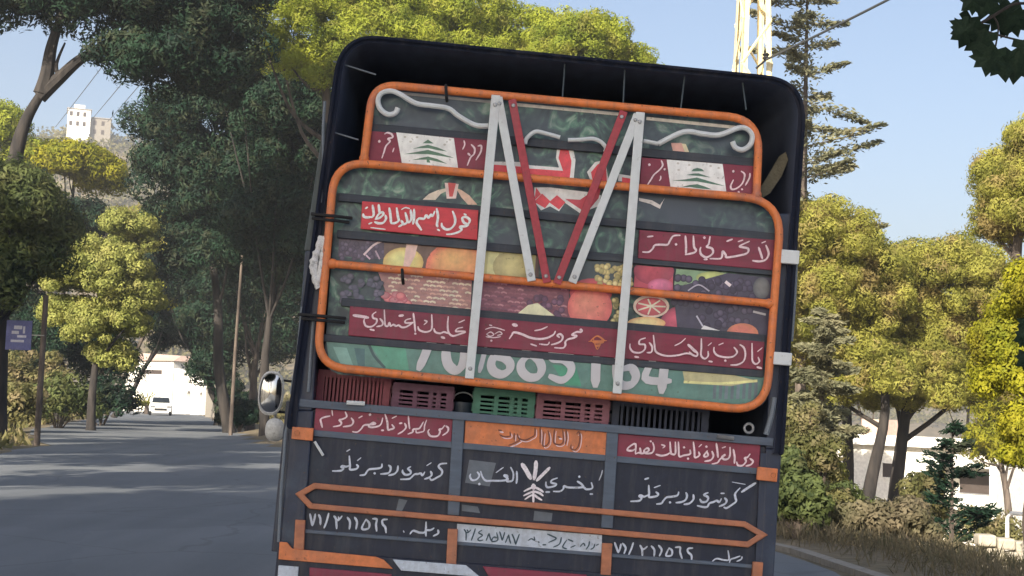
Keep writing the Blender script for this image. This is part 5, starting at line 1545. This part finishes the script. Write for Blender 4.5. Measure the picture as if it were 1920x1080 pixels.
arch_wall("greenish arched wall in shade beside the dark evergreen", at(386, 750, 110), at(424, 750, 104), at(386, 715, 110).z + .3, at(424, 705, 104).z + .3, [(0.55, 0.45, 2.2)], M['concrete'])

# building on the hill
hc = at(165, 240, 430)
hb3 = bpy.data.objects.new("hilltop_building", None); link(hb3)
hb3.matrix_world = Matrix.Translation((hc.x, 430, hh_(hc.x, 430) - 2)) @ Matrix.Rotation(R(18), 4, 'Z')
tag(hb3, "pale apartment building on top of the far hill", "building")
zt = at(150, 206, 430).z - (hh_(hc.x, 430) - 2)
w = MB(); w.box((0.62, 1.5, 0), (6.8, 9, zt - 2.0)); w.build("wing", M['concrete'], hb3)  # greyer wall colour stands in for the shade on this block
w = MB(); w.box((-6.2, 0, 0), (0.6, 9, zt)); w.box((-4.4, 2.5, zt), (-1.2, 6, zt + 1.9)); w.build("wall", M['wallw'], hb3)
for i, (xa_, za_) in enumerate([(x_, zt - 2.2 - 3.0 * k) for k in range(2) for x_ in (-5.2, -3.2, -1.2)] + [(2.0, zt - 4.2), (4.4, zt - 4.2), (2, zt - 7), (4.4, zt - 7)]):
    yb = 0 if xa_ < 0.6 else 1.5
    w = MB(); w.box((xa_ - .45, yb - .05, za_), (xa_ + .45, yb + .05, za_ + 1.4)); w.build("window", M['dark_in'], hb3)
w = MB(); w.box((-6.5, -.3, zt), (0.9, 9.2, zt + .25)); w.box((0.9, 1.2, zt - 2), (7.1, 9.2, zt - 1.75)); w.build("roof", M['roofc'], hb3)

# ------------------------------------------------------------------ poles, wires, sign
M['cream'] = paint("cream_pylon_paint", (0.72, 0.62, 0.38), 0.6, 0.35, (0.5, 0.42, 0.28), 2)
M['greypole'] = paint("grey_pole", (0.30, 0.29, 0.27), 0.7, 0.4, None, 3)
pf = foot(1397, 33)
py_ = empty("lattice_pylon", pf, R(8)); tag(py_, "cream lattice power pylon rising behind the truck cover", "pylon")
HP = 15.0
br_ = MB()
def legp(sx, sy, k): w_ = 0.62 - 0.36 * k; return Vector((sx * w_, sy * w_, HP * k))
for sx in (-1, 1):
    for sy in (-1, 1):
        legs = MB(); a_, b_ = legp(sx, sy, 0), legp(sx, sy, 1)
        for (ex, ey) in ((0.13, 0.02), (0.02, 0.13)):
            legs.hexa([a_ + Vector((-sx * q[0] * ex, -sy * q[1] * ey, 0)) for q in ((0, 0), (1, 0), (1, 1), (0, 1))], [b_ + Vector((-sx * q[0] * ex, -sy * q[1] * ey, 0)) for q in ((0, 0), (1, 0), (1, 1), (0, 1))])
        lo = legs.build("leg", M['cream'], py_); fix_normals(lo)
for k in range(14):
    k0, k1 = k / 14, (k + 1) / 14
    for (s0, s1) in (((-1, -1), (1, -1)), ((1, -1), (1, 1)), ((1, 1), (-1, 1)), ((-1, 1), (-1, -1))):
        if k % 2: s0, s1 = s1, s0
        br_.tube([legp(*s0, k0), legp(*s1, k1)], 0.032, 5)
br_.build("brace", M['cream'], py_)
ar = MB(); ar.box((-1.3, -0.08, HP - 1.2), (1.3, 0.08, HP - 1.05)); ar.box((-1.0, -0.08, HP - 0.3), (1.0, 0.08, HP - 0.15)); ar.build("crossarm", M['cream'], py_)
ip_ = at(1436, 112, 32.4)
ins = MB(); ins.tube([at(1418, 128, 32.6) - pf, ip_ - pf], 0.03, 6); ins.lathe([(0.0, 0), (0.06, 0), (0.09, .04), (0.05, .08), (0.09, .12), (0.05, .16), (0, .16)], 10, Matrix.Translation(ip_ - pf))
o = ins.build("insulator", M['black']); o.matrix_world = Matrix.Translation(pf); 
o.parent = py_; o.matrix_parent_inverse = py_.matrix_world.inverted() if False else (Matrix.Translation(pf) @ Matrix.Rotation(R(8), 4, 'Z')).inverted()
M['wire'] = paint("dark_cable", (0.05, 0.055, 0.06), 0.6, 0.2, None, 10)
def wire(label, a, b, r, sag, group):
    a = Vector(a); b = Vector(b)
    pts = [a.lerp(b, t) - Vector((0, 0, sag * 4 * t * (1 - t))) for t in np.linspace(0, 1, 25)]
    o = MB().tube(pts, r, 6).build("power_cable", M['wire'])
    tag(o, label, "cable", group)
wire("thick cable running from the cream pylon up out of the frame", ip_, at(1900, -125, 24), 0.028, 0.05, "overhead cables")
for lab, p0, p1, Y0, Y1 in (("thin cable left of the hilltop building", (104, 238), (330, -60), 300, 120), ("thin cable above the middle of the hilltop building", (170, 226), (330, 30), 300, 120), ("thin cable to the right of the hilltop building", (202, 228), (360, 40), 300, 120)):
    wire(lab, at(*p0, Y0), at(*p1, Y1), 0.06, 0.2, "overhead cables")
pf2 = foot(434, 58)
o = MB().tube([(0, 0, -0.1), (0.02, 0, 3.5), (0.1, 0, at(437, 478, 58).z - pf2.z)], [0.085, 0.07, 0.05], 10).build("utility_pole", M['bark']); o.location = pf2
tag(o, "thin weathered pole standing in front of the dark pine", "pole")
pf3 = foot(72, 40)
sg = empty("roadside_sign", pf3); tag(sg, "blue roadside sign with pale markings hung on a dark pole", "sign")
MB().tube([(0, 0, -0.1), (0, 0, at(72, 553, 40).z - pf3.z)], [0.09, 0.075], 10).build("pole", M['bark'], sg)
c1, c2 = at(14, 600, 39.9) - pf3, at(58, 657, 39.9) - pf3
M['signblue'] = paint("faded_blue_sign", (0.07, 0.08, 0.22), 0.5, 0.4, (0.16, 0.16, 0.26), 4)
bd = MB(); bd.box((c1.x, -0.14, c2.z), (c2.x, -0.11, c1.z)); bd = bd.build("panel", M['signblue'], sg)
mk = MB()
for (u0, v0, u1, v1) in ((.3, .18, .62, .3), (.22, .36, .5, .46), (.45, .5, .8, .58), (.2, .66, .72, .74), (.66, .2, .74, .44)):
    mk.box((c1.x + (c2.x - c1.x) * u0, -0.146, c1.z + (c2.z - c1.z) * v1), (c1.x + (c2.x - c1.x) * u1, -0.1405, c1.z + (c2.z - c1.z) * v0))
mk.build("marking", paint("sign_white", (0.4, 0.4, 0.46), 0.6, 0.4), bd)
ba = MB(); ba.box((c2.x - 0.05, -0.12, (c1.z + c2.z) / 2), (0.05, -0.05, (c1.z + c2.z) / 2 + 0.03)); ba.build("bracket", M['greypole'], sg)
# white railing and stone wall at the lower right
pf4 = foot(1905, 22)
zr = at(1887, 962, 22).z
rl = empty("white_railing", (0, 0, 0)); tag(rl, "white tubular railing at the lower right edge", "railing")
a_ = at(1888, 1000, 22)
MB().tube([(a_.x, 22, gh(a_.x, 22) - .05), (a_.x + 0.01, 22, zr - 0.06), (a_.x + 0.06, 22, zr), (a_.x + 1.6, 22.2, zr - 0.03)], 0.032, 8).build("handrail", M['wallw'], rl)
for k in (0.55, 1.1, 1.58):
    MB().tube([(a_.x + k, 22 + .125 * k, gh(a_.x + k, 22) - .05), (a_.x + k, 22 + .125 * k, zr - 0.03)], 0.026, 8).build("post", M['wallw'], rl)
sw = MB()
rg = random.Random(9)
sx0 = at(1830, 1040, 21).x
for k in range(9):
    for j in range(3):
        x = sx0 + k * 0.27 + (j % 2) * 0.12; y = 20.6 + rg.random() * 0.06; z = gh(x, y) + j * 0.17 - 0.03
        q = lambda s: [(x + s[0] * (0.13 + rg.random() * .012), y + s[1] * (0.12 + rg.random() * .03), z + s[2] * (0.17 + rg.random() * .02)) for s in ()]
        v0 = [Vector((x + sx_ * (0.115 + rg.random() * .02), y + sy_ * (0.12 + rg.random() * .03), z + sz_ * 0.165 + rg.random() * .004)) for sz_ in (0, 1) for (sx_, sy_) in ((-1, -1), (1, -1), (1, 1), (-1, 1))]
        sw.hexa(v0[:4], v0[4:])
o = sw.build("stone_wall", paint("pale_stone", (0.42, 0.38, 0.31), 0.9, 0.5, (0.25, 0.22, 0.18), 6, bump=0.5)); fix_normals(o)
b_ = o.modifiers.new("bevel", 'BEVEL'); b_.width = 0.03; b_.segments = 2
tag(o, "low wall of pale rough stones by the white railing", "wall")

# ------------------------------------------------------------------ far car
ca = foot(300, 112)
car = empty("car", (ca.x, 112, 0.012), R(14)); tag(car, "small white car at the far end of the road", "car")
body = MB()
def sect(prof, hw, tum=0.0):
    """side profile swept across the width"""
    return [Vector((-hw, y, z)) for y, z in prof], [Vector((hw, y, z)) for y, z in prof]
pr = [(-2.05, 0.30), (-2.1, 0.62), (-1.95, 0.86), (-1.0, 0.95), (1.55, 0.98), (2.0, 0.9), (2.05, 0.45), (1.95, 0.28)]
body.hexa(*sect(pr, 0.84))
carw = paint("white_car_paint", (0.8, 0.8, 0.78), 0.25, 0.1)
bo_ = body.build("body", carw, car, bevel=0.06); fix_normals(bo_)
cbn = MB(); cbn.hexa([Vector((x * k, y, z)) for (y, z, k) in ((-1.15, 0.93, 1), (-0.45, 1.42, .86), (1.2, 1.45, .86), (1.75, 0.96, 1)) for x in (-0.78,)], [Vector((x * k, y, z)) for (y, z, k) in ((-1.15, 0.93, 1), (-0.45, 1.42, .86), (1.2, 1.45, .86), (1.75, 0.96, 1)) for x in (0.78,)])
o = cbn.build("cabin", carw, car, bevel=0.05); fix_normals(o)
ws = MB(); q = [Vector((-0.66, -1.10, 1.0)), Vector((0.66, -1.10, 1.0)), Vector((0.6, -0.53, 1.38)), Vector((-0.6, -0.53, 1.38))]
ws.hexa(q, [p + Vector((0, -0.02, 0.02)) for p in q]); o = ws.build("windscreen", M['glass'], car); fix_normals(o)
for sx in (-1, 1):
    for yy_ in (-1.25, 1.25):
        w = MB(); w.smooth = True
        w.lathe([(0, -.1), (.2, -.1), (.3, -.08), (.3, .08), (.2, .1), (0, .1)], 18, Matrix.Translation((sx * 0.78, yy_, 0.30)) @ Matrix.Rotation(R(90), 4, 'Y'))
        w.build("wheel", M['black'], car)
    w = MB(); w.box((sx * 0.62 - 0.16, -2.12, 0.62), (sx * 0.62 + 0.16, -2.04, 0.76)); w.build("headlight", M['steel'], car)
w = MB(); w.box((-0.45, -2.125, 0.42), (0.45, -2.07, 0.56)); w.build("grille", M['black'], car)

# ------------------------------------------------------------------ vine leaves hanging close by at the upper right
vb = empty("vine_branch", at(1935, 30, 3.4)); tag(vb, "dark vine leaves hanging in at the upper right corner", "vine")
vo_ = Vector(vb.location)
lf = MB()
rg = random.Random(12)
def vleaf(px, py, s, rot, Y=3.4, tilt=0.3):
    c = at(px, py, Y) - vo_
    k = Y / FPX
    sh = [(0, -.1), (.18, .02), (.42, -.12), (.5, .12), (.36, .22), (.62, .42), (.4, .5), (.44, .72), (.2, .68), (0, 1.0), (-.2, .7), (-.42, .74), (-.4, .52), (-.64, .4), (-.36, .2), (-.5, .1), (-.4, -.12), (-.16, .02)]
    vs = []
    for (x, y) in [(0, .35)] + sh:
        x *= 1.1; fold = abs(x) * 0.25
        X = (x * math.cos(rot) - y * math.sin(rot)) * s; Y2 = (x * math.sin(rot) + y * math.cos(rot)) * s
        vs.append(c + Vector((X * k, (tilt * Y2 + fold * s) * k + rg.uniform(-1, 1) * 0.002, -Y2 * k)))
    n = len(sh)
    lf.add(vs, [(0, 1 + i, 1 + (i + 1) % n) for i in range(n)])
for (px, py, s, r_) in ((1832, 36, 62, 0.5), (1822, 50, 46, 1.0), (1846, 58, 56, 0.2), (1862, 88, 56, 0.15), (1886, 94, 60, -0.1), (1912, 100, 58, 0.1), (1884, 6, 62, -0.2), (1908, 10, 66, 0.4), (1858, -16, 56, 0.3), (1930, 70, 60, -0.3), (1836, -10, 44, 0.8)):
    vleaf(px, py, s, r_, 3.4 + rg.uniform(-.12, .12))
for (px, py, s, r_) in ((1932, 628, 34, 1.2), (1936, 668, 36, 1.0), (1940, 600, 40, .6)):
    vleaf(px, py, s, r_, 3.4)
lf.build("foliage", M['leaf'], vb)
stm = MB()
stm.tube([at(x, y, 3.42) - vo_ for x, y in cr([(1960, -60), (1935, 0), (1900, 8), (1862, 30), (1838, 44)], 4)], 0.004, 6)
stm.tube([at(x, y, 3.42) - vo_ for x, y in cr([(1960, 90), (1920, 78), (1880, 68), (1842, 56)], 4)], 0.0025, 6)
stm.tube([at(x, y, 3.42) - vo_ for x, y in cr([(1935, 0), (1950, 150), (1958, 400), (1940, 600), (1938, 670)], 5)], 0.004, 6)
stm.tube([at(x, y, 3.42) - vo_ for x, y in cr([(1862, 30), (1872, 50), (1866, 90)], 4)], 0.0022, 6)
stm.build("stem", M['bark_dark'], vb)

# ------------------------------------------------------------------ sunlit haze
hz = MB().box((-600, -100, -45), (520, 900, 125)).build("haze", None)
tag(hz, "thin summer haze filling the air", "haze", kind="stuff")
hm = bpy.data.materials.new("haze_air"); hm.use_nodes = True
hn = hm.node_tree
hn.nodes.remove(hn.nodes["Principled BSDF"])
pv = hn.nodes.new("ShaderNodeVolumePrincipled")
pv.inputs["Color"].default_value = (0.92, 0.94, 0.98, 1)
pv.inputs["Density"].default_value = 0.00085
pv.inputs["Anisotropy"].default_value = 0.2
hn.links.new(pv.outputs[0], hn.nodes["Material Output"].inputs["Volume"])
hz.data.materials.append(hm)
